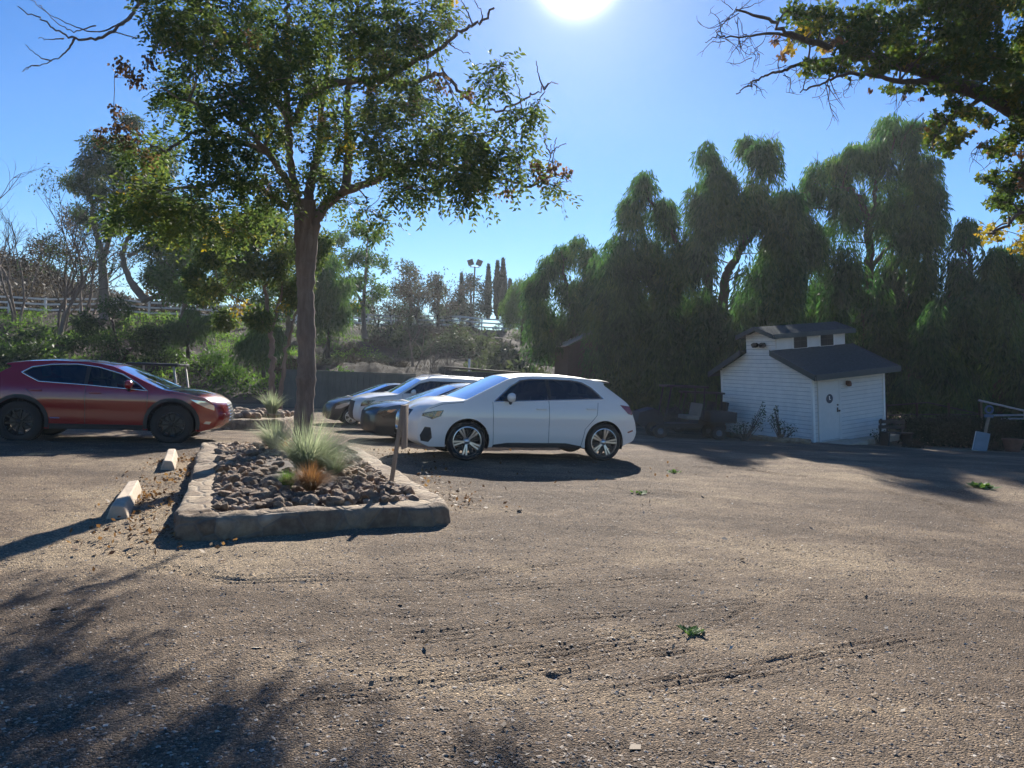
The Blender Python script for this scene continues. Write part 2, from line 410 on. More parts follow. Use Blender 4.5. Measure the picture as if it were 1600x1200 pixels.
# loose pebbles, wood chips and leaf litter (nobody could count them)
def scatter(n, power=1.0):
    ang = rng.uniform(-.66, .66, n); d = 2.2 + (17 - 2.2) * rng.random(n) ** power
    x, y = d * np.tan(ang), d
    k = ~inside(PL, x, y); return x[k], y[k]
def stones(n, s0, s1, power):
    x, y = scatter(n, power); k = len(x)
    oct_v = np.array([(1, 0, 0), (0, 1, 0), (-1, 0, 0), (0, -1, 0), (.2, .1, .75), (0, 0, -.5), (.6, .65, .45), (-.6, -.6, .4)], float)
    oct_f = np.array([(0, 6, 4), (6, 1, 4), (1, 2, 4), (2, 7, 4), (7, 3, 4), (3, 0, 4)])
    s = s0 * (s1 / s0) ** (rng.random(k) ** 2.2)
    V = oct_v[None] * s[:, None, None] * rng.uniform(.6, 1.25, (k, 8, 3)); V[:, :, 2] *= .46
    a = rng.uniform(0, 6.28, k); ca, sa = np.cos(a)[:, None], np.sin(a)[:, None]
    V = np.stack([V[:, :, 0] * ca - V[:, :, 1] * sa, V[:, :, 0] * sa + V[:, :, 1] * ca, V[:, :, 2]], -1)
    V += np.stack([x, y, surf_z(x, y) + s * .05], 1)[:, None]
    return V.reshape(-1, 3), (oct_f[None] + np.arange(k)[:, None, None] * 8).reshape(-1, 3)
mb = MB(); mb.add(*stones(110000, .0035, .015, 1.45)); mb.add(*stones(900, .006, .02, 1.2))
mp = bpy.data.materials.new('pebble'); nt, N, Lk, B = nodes(mp)
gN = N.new('ShaderNodeNewGeometry')
Lk.new(ramp(N, Lk, gN.outputs['Random Per Island'], [(0, (.08, .06, .046)), (.4, (.17, .128, .095)), (.75, (.28, .216, .16)), (.93, (.4, .33, .255)), (1, (.55, .49, .41))]), B.inputs['Base Color']); B.inputs['Roughness'].default_value = .9
tag(mb.build('pebbles', mp), 'loose pebbles scattered over the gravel lot', 'pebbles', None, 'stuff')

def litter(x, y, smin, smax, lift=.3, w=.5):
    k = len(x); D = unit(k); D[:, 2] = np.abs(D[:, 2]) * lift; Nn = unit(k) * .5 + np.array((0, 0, 1.)); L = rng.uniform(smin, smax, k)
    C = np.stack([x, y, surf_z(x, y) + .004], 1)
    return C, D, Nn, L, L * rng.uniform(w * .5, w * 1.2, k)
mb = MB(); x, y = scatter(7000, 1.3); mb.leaves(*litter(x, y, .006, .026, .3, .5)); x, y = scatter(900, 1.0); mb.leaves(*litter(x, y, .02, .05, .3, .4)); x, y = scatter(110, .9); mb.leaves(*litter(x, y, .04, .08, .4, .6))
mc = bpy.data.materials.new('wood_chip'); nt, N, Lk, B = nodes(mc)
gN = N.new('ShaderNodeNewGeometry')
Lk.new(ramp(N, Lk, gN.outputs['Random Per Island'], [(0, (.1, .07, .05)), (.5, (.26, .2, .14)), (.85, (.38, .31, .23)), (1, (.56, .5, .4))]), B.inputs['Base Color']); B.inputs['Roughness'].default_value = .8
tag(mb.build('wood_chips', mc), 'pale wood chips and dry leaf bits strewn over the lot', 'leaf litter', None, 'stuff')

# drifts of fallen orange leaves along the planter and by the parking blocks
mb = MB()
def drift(px, py, rx, ry, n, z=0.):
    p = gnd(px, py, z); q = rng.normal(size=(n, 2)) * (rx, ry) + p[:2]
    k = ~inside(PL, q[:, 0], q[:, 1]) if z == 0 else np.ones(n, bool); q = q[k]
    C, D, Nn, L, W = litter(q[:, 0], q[:, 1], .03, .075, .7, .75)
    C[:, 2] += z + rng.random(len(q)) * .03
    mb.leaves(C, D, Nn, L, W)
for a in ((262, 795, .16, .7, 170), (285, 745, .18, .9, 220), (300, 715, .15, 1., 160), (225, 783, .12, .2, 70), (232, 775, .12, .3, 70), (278, 722, .15, .5, 90), (255, 835, .25, .25, 80), (650, 768, .2, .5, 60), (725, 782, .25, .35, 70), (670, 740, .2, .8, 70), (600, 722, .2, 1., 60), (700, 760, .4, .6, 50), (230, 850, .4, .3, 60), (640, 705, .4, 1, 40), (930, 735, 1.5, 1, 40)):
    drift(*a)
tag(mb.build('fallen_leaves', M['brown_leaf']), 'fallen orange leaves drifted along the stone planter edging', 'fallen leaves', None, 'stuff')

# small green weeds
def weed(px, py, r, n, lab):
    p = gpt(px, py); b = MB()
    a = rng.uniform(0, 6.28, n); D = np.stack([np.cos(a), np.sin(a), rng.uniform(.15, .8, n)], 1)
    C = np.stack([rng.normal(0, r * .35, n), rng.normal(0, r * .25, n), np.full(n, .004)], 1)
    b.leaves(C, D, unit(n) * .4 + np.array((0, 0, 1.)), rng.uniform(.5, 1, n) * r * .75, r * .3)
    o = b.build('weed', M['weed_leaf']); o.location = (p[0], p[1], float(surf_z(p[0], p[1])))
    tag(o, lab, 'weed', 'green weeds on the gravel')
weed(1080, 986, .1, 46, 'small leafy green weed alone in the middle of the open gravel')
weed(1537, 762, .25, 70, 'low spreading weed by the shade edge at the right')
weed(1052, 737, .16, 30, 'small weed on the gravel between the white car and the shed')
weed(1003, 772, .13, 24, 'tiny yellowish weed below the white car rear wheel')
weed(333, 808, .1, 0 + 26, 'grass like weed sprouting at the inner corner of the planter')
# ================================================================== vehicles
def mat_paint(name, col, metal=0., rough=.35, flake=.0):
    m = bpy.data.materials.new(name); nt, N, Lk, B = nodes(m)
    v = pos(N)
    # thin film of dust, thicker low down on the body in blotches
    n = noise_tex(N, Lk, v, 2.2, 6, .65)
    sp = N.new('ShaderNodeSeparateXYZ'); Lk.new(v, sp.inputs[0])
    low = math_n(N, Lk, 'MULTIPLY_ADD', sp.outputs[2], -1.1, .75, True)
    f = math_n(N, Lk, 'MULTIPLY', math_n(N, Lk, 'MULTIPLY', n, low), .5 * (1 - flake))
    c = mixc(N, Lk, f, tuple(col), (.26, .21, .16)); Lk.new(c, B.inputs['Base Color'])
    B.inputs['Metallic'].default_value = metal
    Lk.new(math_n(N, Lk, 'MULTIPLY_ADD', f, .8, rough), B.inputs['Roughness'])
    B.inputs['Coat Weight'].default_value = 1.; B.inputs['Coat Roughness'].default_value = .03
    return m
def mat_glass(name, tint, refl=.1):
    m = bpy.data.materials.new(name); nt, N, Lk, B = nodes(m)
    t = N.new('ShaderNodeBsdfTransparent'); t.inputs[0].default_value = rgba(tint)
    g = N.new('ShaderNodeBsdfGlossy'); g.inputs['Roughness'].default_value = .02
    v = pos(N); n = noise_tex(N, Lk, v, 3, 4)
    Lk.new(ramp(N, Lk, n, [(0, (.8, .82, .85)), (1, (.95, .97, 1.))]), g.inputs[0])
    fr = N.new('ShaderNodeFresnel'); fr.inputs[0].default_value = 1.5
    mx = N.new('ShaderNodeMixShader'); Lk.new(math_n(N, Lk, 'ADD', fr.outputs[0], refl - .04, None, True), mx.inputs[0]); Lk.new(t.outputs[0], mx.inputs[1]); Lk.new(g.outputs[0], mx.inputs[2])
    Lk.new(mx.outputs[0], N['Material Output'].inputs[0]); return m
M['white_paint'] = mat_paint('white_paint', (.80, .76, .70), 0, .4)
M['red_paint'] = mat_paint('red_paint', (.25, .004, .006), .0, .26, .9)
M['black_paint'] = mat_paint('black_paint', (.012, .014, .018), .2, .3)
M['navy_paint'] = mat_paint('dark_grey_paint', (.02, .026, .034), .3, .3)
M['glass_dark'] = mat_glass('tinted_glass', (.05, .065, .08), .07)
M['glass_mid'] = mat_glass('car_glass', (.34, .4, .4), .05)
M['glass_clear'] = mat_glass('windscreen_glass', (.5, .56, .56), .06)
M['black_trim'] = mat_plain('black_trim', (.018, .018, .02), .55, bmp=.1)
M['rubber'] = mat_plain('tyre_rubber', (.022, .021, .02), .8, var=.3, scale=4, bmp=.3, bscale=90)
M['chrome'] = mat_plain('chrome', (.72, .73, .75), .12, 1., var=.04)
M['alloy'] = mat_plain('silver_alloy', (.55, .56, .58), .28, 1., var=.06)
M['black_alloy'] = mat_plain('black_alloy', (.012, .012, .013), .35, .2)
M['brake'] = mat_plain('brake_disc', (.12, .12, .12), .5, .8)
M['interior'] = mat_plain('car_interior', (.02, .02, .022), .8)
M['beige_seat'] = mat_plain('beige_seat', (.2, .17, .14), .7)
M['red_lens'] = mat_plain('red_lamp_lens', (.2, .006, .012), .12, 0, 1)
M['amber_lens'] = mat_plain('amber_lens', (.5, .16, .03), .15, 0, 1)
M['lamp_dark'] = mat_plain('headlamp_black', (.03, .033, .04), .12, .3, 1)
M['lamp_clear'] = mat_plain('headlamp_clear', (.5, .53, .56), .08, .6, 1)

def resample(P, step, closed=False):
    P = [np.array(p, float) for p in P]; out = []
    n = len(P); rngk = range(n if closed else n - 1)
    for k in rngk:
        a, b = P[k], P[(k + 1) % n]; L = np.linalg.norm(b - a); q = max(1, int(round(L / step)))
        for i in range(q): out.append(a + (b - a) * i / q)
    if not closed: out.append(P[-1])
    return out
def smooth_poly(P, it=1, closed=True):
    P = [np.array(p, float) for p in P]
    for _ in range(it):
        Q = []
        n = len(P)
        for k in range(n):
            a, b = P[k], P[(k + 1) % n]; Q += [a * .75 + b * .25, a * .25 + b * .75]
        P = Q
    return P

def make_wheel(r, w, rim_r, style):
    """tyre (the wheel), then its sub-parts; axis along y, outer face at -y"""
    t = MB(); h = w / 2
    t.lathe([(rim_r - .01, -h + .02), (rim_r + .012, -h), (rim_r + (r - rim_r) * .5, -h - .008), (r - .03, -h + .004), (r - .008, -h + .025), (r, -h + .05), (r, 0), (r, h - .05), (r - .03, h), (rim_r, h), (rim_r - .01, h - .02)], 48)
    n = 60                                            # tread blocks round the shoulder
    for k in range(n if style == 'chunky' else 0):
        a = k * 2 * math.pi / n; ca, sa = math.cos(a), math.sin(a)
        for yy in (-h + .03, h - .03):
            t.box((ca * (r - .003), yy, sa * (r - .003)), (.022, .05, .02), ((ca, 0, -sa), (0, 1, 0), (sa, 0, ca)), .003)
    rim = MB(); lip = -h + .012
    rim.lathe([(rim_r, lip + .012), (rim_r + .006, lip), (rim_r - .014, lip - .004), (rim_r - .022, lip + .02), (rim_r - .03, h - .04)], 48)
    def spoke(a, r0, r1, w0, w1, y0, y1, th, m=0):
        ca, sa = math.cos(a), math.sin(a); u = np.array((ca, 0, sa)); v = np.array((-sa, 0, ca)); n_ = np.array((0, 1., 0))
        V = []
        for rr, ww, yy in ((r0, w0, y0), ((r0 + r1) / 2, (w0 + w1) / 2 * .92, (y0 + y1) / 2 - .004), (r1, w1, y1)):
            for sx, sy, k in ((-1, 0, .7), (1, 0, .7), (1, th, 1.), (-1, th, 1.)): V.append(u * rr + v * sx * ww * k / 2 + n_ * (yy + sy))
        Fc = [[0, 1, 2, 3], [8, 11, 10, 9]]
        for b in (0, 4):
            for i in range(4): Fc.append([b + i, b + 4 + i, b + 4 + (i + 1) % 4, b + (i + 1) % 4])
        rim.add(np.array(V), Fc, m)
    if style == 'double':
        for k in range(5):
            a = math.radians(90 + 72 * k + 4)
            for s in (-1, 1):
                spoke(a + s * .13, .05, rim_r - .012, .03, .052, lip + .02, lip + .006, .03)
            spoke(a, .05, rim_r * .62, .03, .05, lip + .03, lip + .03, .02, 1)
            spoke(a + math.radians(36), .06, rim_r - .02, .02, .11, lip + .045, lip + .03, .012, 1)
    elif style == 'chunky':
        for k in range(10):
            a = math.radians(36 * k); spoke(a, .05, rim_r - .012, .05, .034, lip + .008, lip + .012, .03)
        for k in range(10):
            a = math.radians(36 * k + 18); u = np.array((math.cos(a), 0, math.sin(a))) * (rim_r - .035)
            rim.ellipsoid((u[0], lip + .004, u[2]), (.008, .006, .008), 8, 5, 2)
    else:
        for k in range(10):
            a = math.radians(36 * k + (9 if k % 2 else -9)); spoke(a, .05, rim_r - .01, .035, .04, lip + .012, lip + .008, .03)
    hub = MB(); hub.lathe([(.001, lip - .004), (.028, lip - .004), (.036, lip + .002), (.06, lip + .02), (.075, lip + .06)], 24)
    for k in range(5):
        a = math.radians(72 * k + 36); hub.ellipsoid((.05 * math.cos(a), lip + .012, .05 * math.sin(a)), (.009, .008, .009), 8, 5)
    br = MB(); br.lathe([(.05, .0), (rim_r * .72, .0), (rim_r * .72, .022), (.05, .022)], 32)
    br.box((rim_r * .5, -.005, rim_r * .25), (.1, .05, .13), None, .01)
    return t, rim, hub, br

def make_car(name, label, loc, heading, P, group=None):
    root = thing(name, label, 'car', loc, heading, group)
    hw = P['hw']; E = P['edge']; zs, ss = P['sec']; xm = (min(e[0] for e in E) + max(e[0] for e in E)) / 2; Lh = (max(e[0] for e in E) - min(e[0] for e in E)) / 2
    tf, tr = P.get('taper', (.15, .13))
    def yf(x, z):
        x = np.asarray(x, float); q = (x - xm) / Lh; a = np.clip((np.abs(q) - .45) / .55, 0, 1)
        plan = 1 - np.where(q > 0, tf, tr) * a ** 2.4
        waist = 1 - .011 * np.exp(-((np.asarray(z) - .62) / .09) ** 2)      # scoop below the shoulder crease
        return hw * plan * waist * np.interp(z, zs, ss)
    # --- silhouette edge, resampled, each point with its tag and centre offset
    pts = []
    for k in range(len(E) - 1):
        a, b = E[k], E[k + 1]; L = math.hypot(b[0] - a[0], b[1] - a[1]); q = max(1, int(round(L / .06)))
        for i in range(q):
            t = i / q; pts.append([a[0] + (b[0] - a[0]) * t, a[1] + (b[1] - a[1]) * t, a[2], a[3] + (b[3] - a[3]) * t, a[4] + (b[4] - a[4]) * t])
    pts.append(list(E[-1]))
    sm = np.array([[p[0], p[1], p[3], p[4]] for p in pts])
    for _ in range(1): sm[1:-1] = sm[:-2] * .25 + sm[1:-1] * .5 + sm[2:] * .25
    n = len(sm); tags = [p[2] for p in pts]
    ex, ez = sm[:, 0], sm[:, 1]; ey = yf(ex, ez)
    # --- top strip: rear bumper, tailgate, roof, windscreen, bonnet, nose
    T = np.array([-1, -.96, -.9, -.8, -.62, -.4, -.2, 0, .2, .4, .62, .8, .9, .96, 1]); nT = len(T)
    k_ = P.get('pow', 2.7); wgt = 1 - np.abs(T) ** k_
    VX = ex[:, None] + sm[:, 2][:, None] * wgt; VZ = ez[:, None] + sm[:, 3][:, None] * wgt; VY = ey[:, None] * T
    SV = np.stack([VX, VY, VZ], -1)
    mbs = {}
    def get(r):
        if r not in mbs: mbs[r] = MB()
        return mbs[r]
    idx = np.arange(n * nT).reshape(n, nT)
    cell = {}
    for i in range(n - 1):
        for j in range(nT - 1):
            t = abs((T[j] + T[j + 1]) / 2); r = 'body'
            for (tg, reg, t0, t1) in P['strip']:
                if tags[i] == tg and t0 <= t < t1: r = reg
            cell.setdefault(r, []).append([idx[i, j], idx[i, j + 1], idx[i + 1, j + 1], idx[i + 1, j]])
    for r, fs in cell.items():
        V = SV.reshape(-1, 3).copy()
        if r != 'body' and not r.startswith('head'):
            V = V + np.array((0, 0, .0))
        used = sorted({v for f in fs for v in f}); mp_ = {v: q for q, v in enumerate(used)}
        get(r).add(V[used], np.array([[mp_[v] for v in f] for f in fs]))
    # --- side outline: silhouette plus sill with two wheel arches
    sill = P['sill']; ra = P['arch']; out = [np.array((x, z)) for x, z in zip(ex, ez)]
    def arch(xc, zc):
        dz = sill - zc; a0 = math.asin(max(-1, min(1, dz / ra)))
        return [np.array((xc + ra * math.cos(t), zc + ra * math.sin(t))) for t in np.linspace(a0, math.pi - a0, 22)]
    wr = P['wheel'][0]; fa = arch(P['wx'][0], P['az']); rra = arch(P['wx'][1], P['az'])
    tail = [out[-1]] + fa + rra + [out[0]]
    bot = []
    bot += resample([out[-1], fa[0]], .1)[1:-1] + fa + resample([fa[-1], rra[0]], .12)[1:-1] + rra + resample([rra[-1], out[0]], .1)[1:-1]
    outline = out + bot
    VV = []; EE = []; FF = []
    def loop(poly):
        poly = list(poly); ar = sum(p[0] * q[1] - q[0] * p[1] for p, q in zip(poly, poly[1:] + poly[:1]))
        if ar < 0: poly = poly[::-1]
        b = len(VV); VV.extend([Vector((float(p[0]), float(p[1]))) for p in poly]); FF.append(list(range(b, len(VV))))
        for i in range(len(poly)): EE.append((b + i, b + (i + 1) % len(poly)))
    loop(outline)
    regs = []
    for (reg, poly, sm_) in P['side']:
        q = smooth_poly(poly, sm_) if sm_ else poly
        loop(resample(q, .09, True)); regs.append(reg)
    ncon = len(VV)
    con = np.array([[v.x, v.y] for v in VV]); ce = np.array(EE)
    gxs, gzs = np.meshgrid(np.arange(ex.min(), ex.max(), .075), np.arange(.15, ez.max(), .065)); q = np.stack([gxs.ravel(), gzs.ravel()], 1)
    q = q[inside(np.array(outline), q[:, 0], q[:, 1])]
    a = con[ce[:, 0]]; b = con[ce[:, 1]]; d = b - a; L2 = (d ** 2).sum(1) + 1e-12
    u = np.clip(((q[:, None] - a) * d).sum(2) / L2, 0, 1); dist = np.sqrt(((q[:, None] - a - u[..., None] * d) ** 2).sum(2)).min(1)
    for p in q[dist > .03]: VV.append(Vector((p[0], p[1])))
    res = delaunay_2d_cdt(VV, [], FF, 1, 1e-5)
    v2, f2, of = res[0], res[2], res[5]
    v2 = np.array([[v.x, v.y] for v in v2])
    tri = {}
    for f, ids in zip(f2, of):
        r = 'body'
        for k in sorted(ids):
            if k > 0: r = regs[k - 1]; break
        if 0 in ids: tri.setdefault(r, []).append(list(f))
    parts_side = {}
    for r, fs in tri.items():
        fs = np.array(fs); used = np.unique(fs); mp_ = np.full(len(v2), -1); mp_[used] = np.arange(len(used))
        x, z = v2[used, 0], v2[used, 1]; y = yf(x, z)
        base = r.split('#')[0]; off = {'side_window': -.012, 'headlight': -.004, 'tail_light': .006, 'wheel_arch_trim': .012, 'sill_trim': .008, 'air_intake': -.02, 'pillar_trim': -.004, 'door': 0.}.get(base, 0.)
        for s in (1, -1):
            V = np.stack([x, s * (y + off), z], 1); Fc = mp_[fs]
            # right winding: normals outward
            t0 = V[Fc[:, 0]]; nn = np.cross(V[Fc[:, 1]] - t0, V[Fc[:, 2]] - t0)[:, 1]
            Fc = np.where((nn * s < 0)[:, None], Fc[:, ::-1], Fc)
            if base == 'body': get('body').add(V, Fc)
            else:
                b_ = MB(); b_.add(V, Fc); parts_side[(r, s)] = b_
    pm = P['mats']
    # body mesh welded
    bmm = get('body').mesh('body'); bm = bmesh.new(); bm.from_mesh(bmm); bmesh.ops.remove_doubles(bm, verts=bm.verts[:], dist=.004)
    bmesh.ops.recalc_face_normals(bm, faces=bm.faces[:]); bm.to_mesh(bmm); bm.free()
    bmm.polygons.foreach_set('use_smooth', np.full(len(bmm.polygons), True)); bmm.set_sharp_from_angle(angle=R(48)); bmm.materials.append(pm['body'])
    body = bpy.data.objects.new('body', bmm); COL.objects.link(body); body.parent = root
    for r, b_ in mbs.items():
        if r == 'body': continue
        b_.build(r.split('#')[0], pm.get(r, pm.get(r.split('#')[0])), root, True, 50)
    for (r, s), b_ in parts_side.items():
        base = r.split('#')[0]
        o = b_.build(base, pm.get(r, pm.get(base, pm['body'])), root, True, 60)
        if base == 'door':
            fsx = v2[np.unique(np.array(tri[r]))]; k = P['handles'][int(r.split('#')[1])]
            hb = MB(); y0 = float(yf(k[0], k[1])) + .018
            hb.box((k[0], s * y0, k[1]), (.2, .03, .035), None, .012); hb.build('handle', pm.get('handle', pm['body']), o, True, 40)
    # seams between the panels
    for s in (1, -1):
        sb = MB()
        for line in P['seams']:
            q = np.array(resample(line, .05)); sb.tube(np.stack([q[:, 0], s * (yf(q[:, 0], q[:, 1]) - .001), q[:, 1]], 1), .0045, 5)
        sb.build('panel_seam', M['black_trim'], root)
        for poly, sm_, rr in P.get('trim', []):
            tb = MB(); q = smooth_poly(poly, sm_) if sm_ else poly; q = np.array(resample(q, .06, True)); q = np.concatenate([q, q[:2]])
            tb.tube(np.stack([q[:, 0], s * (yf(q[:, 0], q[:, 1]) + .002), q[:, 1]], 1), rr, 6); tb.build('window_trim', pm.get('window_trim', M['chrome']), root, True)
    # wheel wells and floor
    wb = MB()
    for xc in P['wx']:
        for s in (1, -1):
            th = np.linspace(-.35, math.pi + .35, 24); yo = hw * .93; yi = hw * .42
            A = np.stack([xc + ra * 1.0 * np.cos(th), np.full(24, s * yo), P['az'] + ra * np.sin(th)], 1); Bq = A.copy(); Bq[:, 1] = s * yi
            i = np.arange(23); wb.add(np.concatenate([A, Bq]), np.stack([i, i + 1, i + 25, i + 24], 1))
            cq = np.concatenate([Bq, [[xc, s * yi, P['az']]]]); wb.add(cq, np.stack([i, i + 1, np.full(23, 24)], 1))
    x0, x1 = ex.min() + .15, ex.max() - .2
    fl, rl = P['wx'][0], P['wx'][1]
    wb.box(((fl + rl) / 2, 0, sill + .03), (fl - rl - 2 * ra, hw * 1.8, .06), None, .01)
    wb.box(((fl + rl) / 2, 0, sill + .07), (x1 - x0, hw * .82, .12), None, .02)
    wb.build('underbody', M['black_trim'], root)
    # cabin: dash, floor, seats
    ib = MB(); zf = P['belt'] - .52
    ib.box((P['cab'][1] - .05, 0, P['belt'] - .12), (.45, hw * 1.7, .2), None, .06); ib.box(((P['cab'][0] + P['cab'][1]) / 2, 0, zf), (P['cab'][1] - P['cab'][0], hw * 1.72, .05), None, .01)
    ib.build('dashboard', M['interior'], root)
    for x, half in ((P['seats'][0], .24), (P['seats'][1], .3)):
        for s in (-1, 1):
            st = MB(); c, s_ = math.cos(.22), math.sin(.22); rot = ((c, 0, s_ * -1), (0, 1, 0), (s_, 0, c))
            st.box((x, s * .38, zf + .3), (.14, half * 1.8, .62), rot, .05); st.box((x - .13, s * .38, zf + .74), (.1, .26, .19), rot, .04)
            st.box((x + .25, s * .38, zf + .08), (.5, half * 1.8, .16), None, .05); st.build('seat', P.get('seat_mat', M['interior']), root, True, 40)
    sw = MB(); th = np.linspace(0, 2 * math.pi, 25); sx = P['cab'][1] - .42
    sw.tube(np.stack([sx + .07 * np.sin(th), .38 + .18 * np.cos(th), P['belt'] - .02 + .17 * np.sin(th)], 1), .014, 6); sw.build('steering_wheel', M['interior'], root, True)
    # wheels
    r, w_, rim_r, style = P['wheel']; t, rim, hub, br = make_wheel(r, w_, rim_r, style)
    tm = t.mesh('wheel', True, 40); tm.materials.append(M['rubber'])
    rm = rim.mesh('rim', True, 35); [rm.materials.append(x) for x in (pm['rim'], M['black_alloy'], M['chrome'])]
    hm = hub.mesh('hub_cap', True, 40); hm.materials.append(pm.get('hub', pm['rim'])); bm_ = br.mesh('brake_disc', True, 40); bm_.materials.append(M['brake'])
    for xc in P['wx']:
        for s in (-1, 1):
            o = bpy.data.objects.new('wheel', tm); COL.objects.link(o); o.parent = root
            o.location = (xc, s * (hw - w_ / 2 - .03), r); o.rotation_euler = (0, random.uniform(0, 6), 0 if s < 0 else math.pi)
            for nm, me in (('rim', rm), ('hub_cap', hm), ('brake_disc', bm_)):
                c = bpy.data.objects.new(nm, me); COL.objects.link(c); c.parent = o
    # mirrors
    mx, mz = P['mirror']
    for s in (-1, 1):
        b_ = MB(); y0 = float(yf(mx, mz)); b_.ellipsoid((mx, s * (y0 + .13), mz + .06), (.085, .115, .085), 16, 10)
        V = b_.v[0]; V[:, 0] = np.where(V[:, 0] < mx - .045, mx - .045, V[:, 0])
        o = b_.build('wing_mirror', pm['body'], root, True, 50)
        b2 = MB(); b2.tube([(mx - .02, s * (y0 - .02), mz - .06), (mx, s * (y0 + .07), mz - .02)], .03, 8); b2.box((mx - .05, s * (y0 + .13), mz + .06), (.012, .18, .12), None, .004); b2.build('mirror_foot', M['black_trim'], o, True, 40)
    if P.get('rails'):
        x0, x1, z0 = P['rails']
        for s in (-1, 1):
            rb = MB(); xs = np.linspace(x0, x1, 14); zt = np.interp(-xs, -ex[::-1] if ex[0] > ex[-1] else -ex, ez) if False else np.array([max(ez[i] for i in range(n) if abs(ex[i] - x) < .06) for x in xs])
            yy = yf(xs, zt) * .93; lift = np.where((np.arange(14) == 0) | (np.arange(14) == 13), .0, .055)
            rb.tube(np.stack([xs, s * yy, zt + lift], 1), .016, 8); rb.build('roof_rail', pm.get('rail', M['black_trim']), root, True)
    return root, yf, sm, tags

def top_z(car, x): return 0

# ---------------------------------------------------------------- white crossover, nearest in the row
q3_win_f = [(.84, 1.085), (.53, 1.34), (.32, 1.455), (.12, 1.487), (-.165, 1.495), (-.185, 1.135)]
q3_win_r = [(-.235, 1.495), (-.66, 1.488), (-.88, 1.455), (-1.05, 1.37), (-1.27, 1.185), (-.25, 1.14)]
q3_all = [(.87, 1.07), (.54, 1.355), (.33, 1.475), (.12, 1.505), (-.23, 1.512), (-.69, 1.505), (-.9, 1.47), (-1.08, 1.38), (-1.32, 1.17), (-.2, 1.12)]
def ring(xc, zc, r0, r1, a0, a1, n=14):
    t = np.linspace(a0, a1, n); return [(xc + r1 * math.cos(x), zc + r1 * math.sin(x)) for x in t] + [(xc + r0 * math.cos(x), zc + r0 * math.sin(x)) for x in t[::-1]]
Q3 = dict(hw=.925, wx=(1.34, -1.34), az=.36, sill=.25, arch=.405, wheel=(.355, .235, .265, 'double'), belt=1.12, cab=(-1.2, 1.05), seats=(-.1, -.95), mirror=(.57, 1.1),
  sec=([.2, .3, .5, .75, .95, 1.1, 1.35, 1.5, 1.6], [.93, .965, .99, 1., .985, .945, .83, .755, .7]),
  edge=[(-1.78, .30, 'bumper', -.05, 0), (-2.0, .38, 'bumper', -.08, 0), (-2.06, .55, 'bumper', -.1, 0), (-2.02, .72, 'tail', -.1, 0), (-1.95, .88, 'tail', -.09, 0), (-1.87, 1.07, 'tail', -.07, 0), (-1.74, 1.17, 'rearglass', -.1, .02),
        (-1.33, 1.45, 'spoiler', -.06, .02), (-1.40, 1.483, 'roof', -.05, .02), (-1.0, 1.54, 'roof', 0, .035), (-.6, 1.565, 'roof', 0, .04), (-.07, 1.57, 'roof', 0, .04), (.26, 1.555, 'roof', 0, .035), (.52, 1.5, 'windscreen', .07, .045),
        (1.36, 1.09, 'cowl', .16, .035), (1.42, 1.075, 'hood', .16, .035), (1.8, 1.05, 'hood', .1, .045), (2.03, .96, 'hood', .12, .04), (2.12, .87, 'grille', .2, .02), (2.2, .72, 'grille', .22, 0), (2.22, .45, 'lower', .2, 0), (2.2, .33, 'lower', .17, 0), (2.02, .25, 'lower', .12, 0)],
  strip=[('rearglass', 'rear_window', 0, .97), ('windscreen', 'windshield', 0, .93), ('grille', 'grille', 0, .52), ('lower', 'air_intake_front', 0, .6), ('cowl', 'cowl', 0, .9)],
  side=[('side_window#f', q3_win_f, 0), ('side_window#r', q3_win_r, 0), ('pillar_trim', q3_all, 0),
        ('headlight', [(2.16, .84), (1.95, .885), (1.78, .90), (1.83, .79), (1.98, .735), (2.08, .77), (2.17, .79)], 0), ('air_intake', [(2.1, .6), (2.0, .59), (1.97, .41), (2.03, .33), (2.16, .35), (2.18, .45)], 0),
        ('tail_light', [(-1.66, 1.07), (-1.9, 1.04), (-1.95, .93), (-1.93, .875), (-1.84, .9)], 0),
        ('side_reflector', [(-1.84, .555), (-1.97, .595), (-1.975, .565), (-1.86, .53)], 0),
        ('sill_trim', [(.88, .25), (.86, .30), (.6, .335), (-.55, .335), (-.86, .28), (-.89, .25)], 0),
        ('door#0', [(.89, 1.075), (.86, .28), (-.2, .285), (-.185, 1.12)], 0), ('door#1', [(-.205, 1.12), (-.215, .285), (-.86, .285), (-.93, .60), (-1.16, .86), (-1.2, 1.12)], 0)],
  handles=[(-.04, .965), (-1.04, .985)], seams=[[(.89, 1.07), (.86, .28), (-.2, .28), (-.86, .28)], [(-.195, 1.12), (-.205, .28)], [(-.86, .28), (-.93, .6), (-1.16, .86), (-1.19, 1.1)], [(1.42, 1.05), (1.8, 1.005), (2.03, .92)]],
  trim=[(q3_all, 0, .011)], rails=None,
  mats=dict(body=M['white_paint'], side_window=M['glass_dark'], rear_window=M['glass_dark'], windshield=M['glass_clear'], grille=M['black_trim'], air_intake_front=M['black_trim'], headlight=M['lamp_dark'], air_intake=M['black_trim'], tail_light=M['red_lens'], tail_panel=M['white_paint'], cowl=M['black_trim'], side_reflector=M['red_lens'], pillar_trim=M['black_trim'], sill_trim=M['navy_paint'], rim=M['alloy'], hub=M['alloy']))
def on_ground(px, py): p = gpt(px, py); return p
HEAD = R(-161.4)
hd = np.array((math.cos(HEAD), math.sin(HEAD))); nv = np.array((-hd[1] * -1, hd[0] * -1)); nv = np.array((hd[1], -hd[0]))
mid = np.array((.4885, 14.1477)) + nv * .81
car1, yfq, smq, tgq = make_car('parked_car', 'clean white crossover with silver twin-spoke wheels, nearest car of the row', (mid[0], mid[1], -.01), HEAD, Q3)
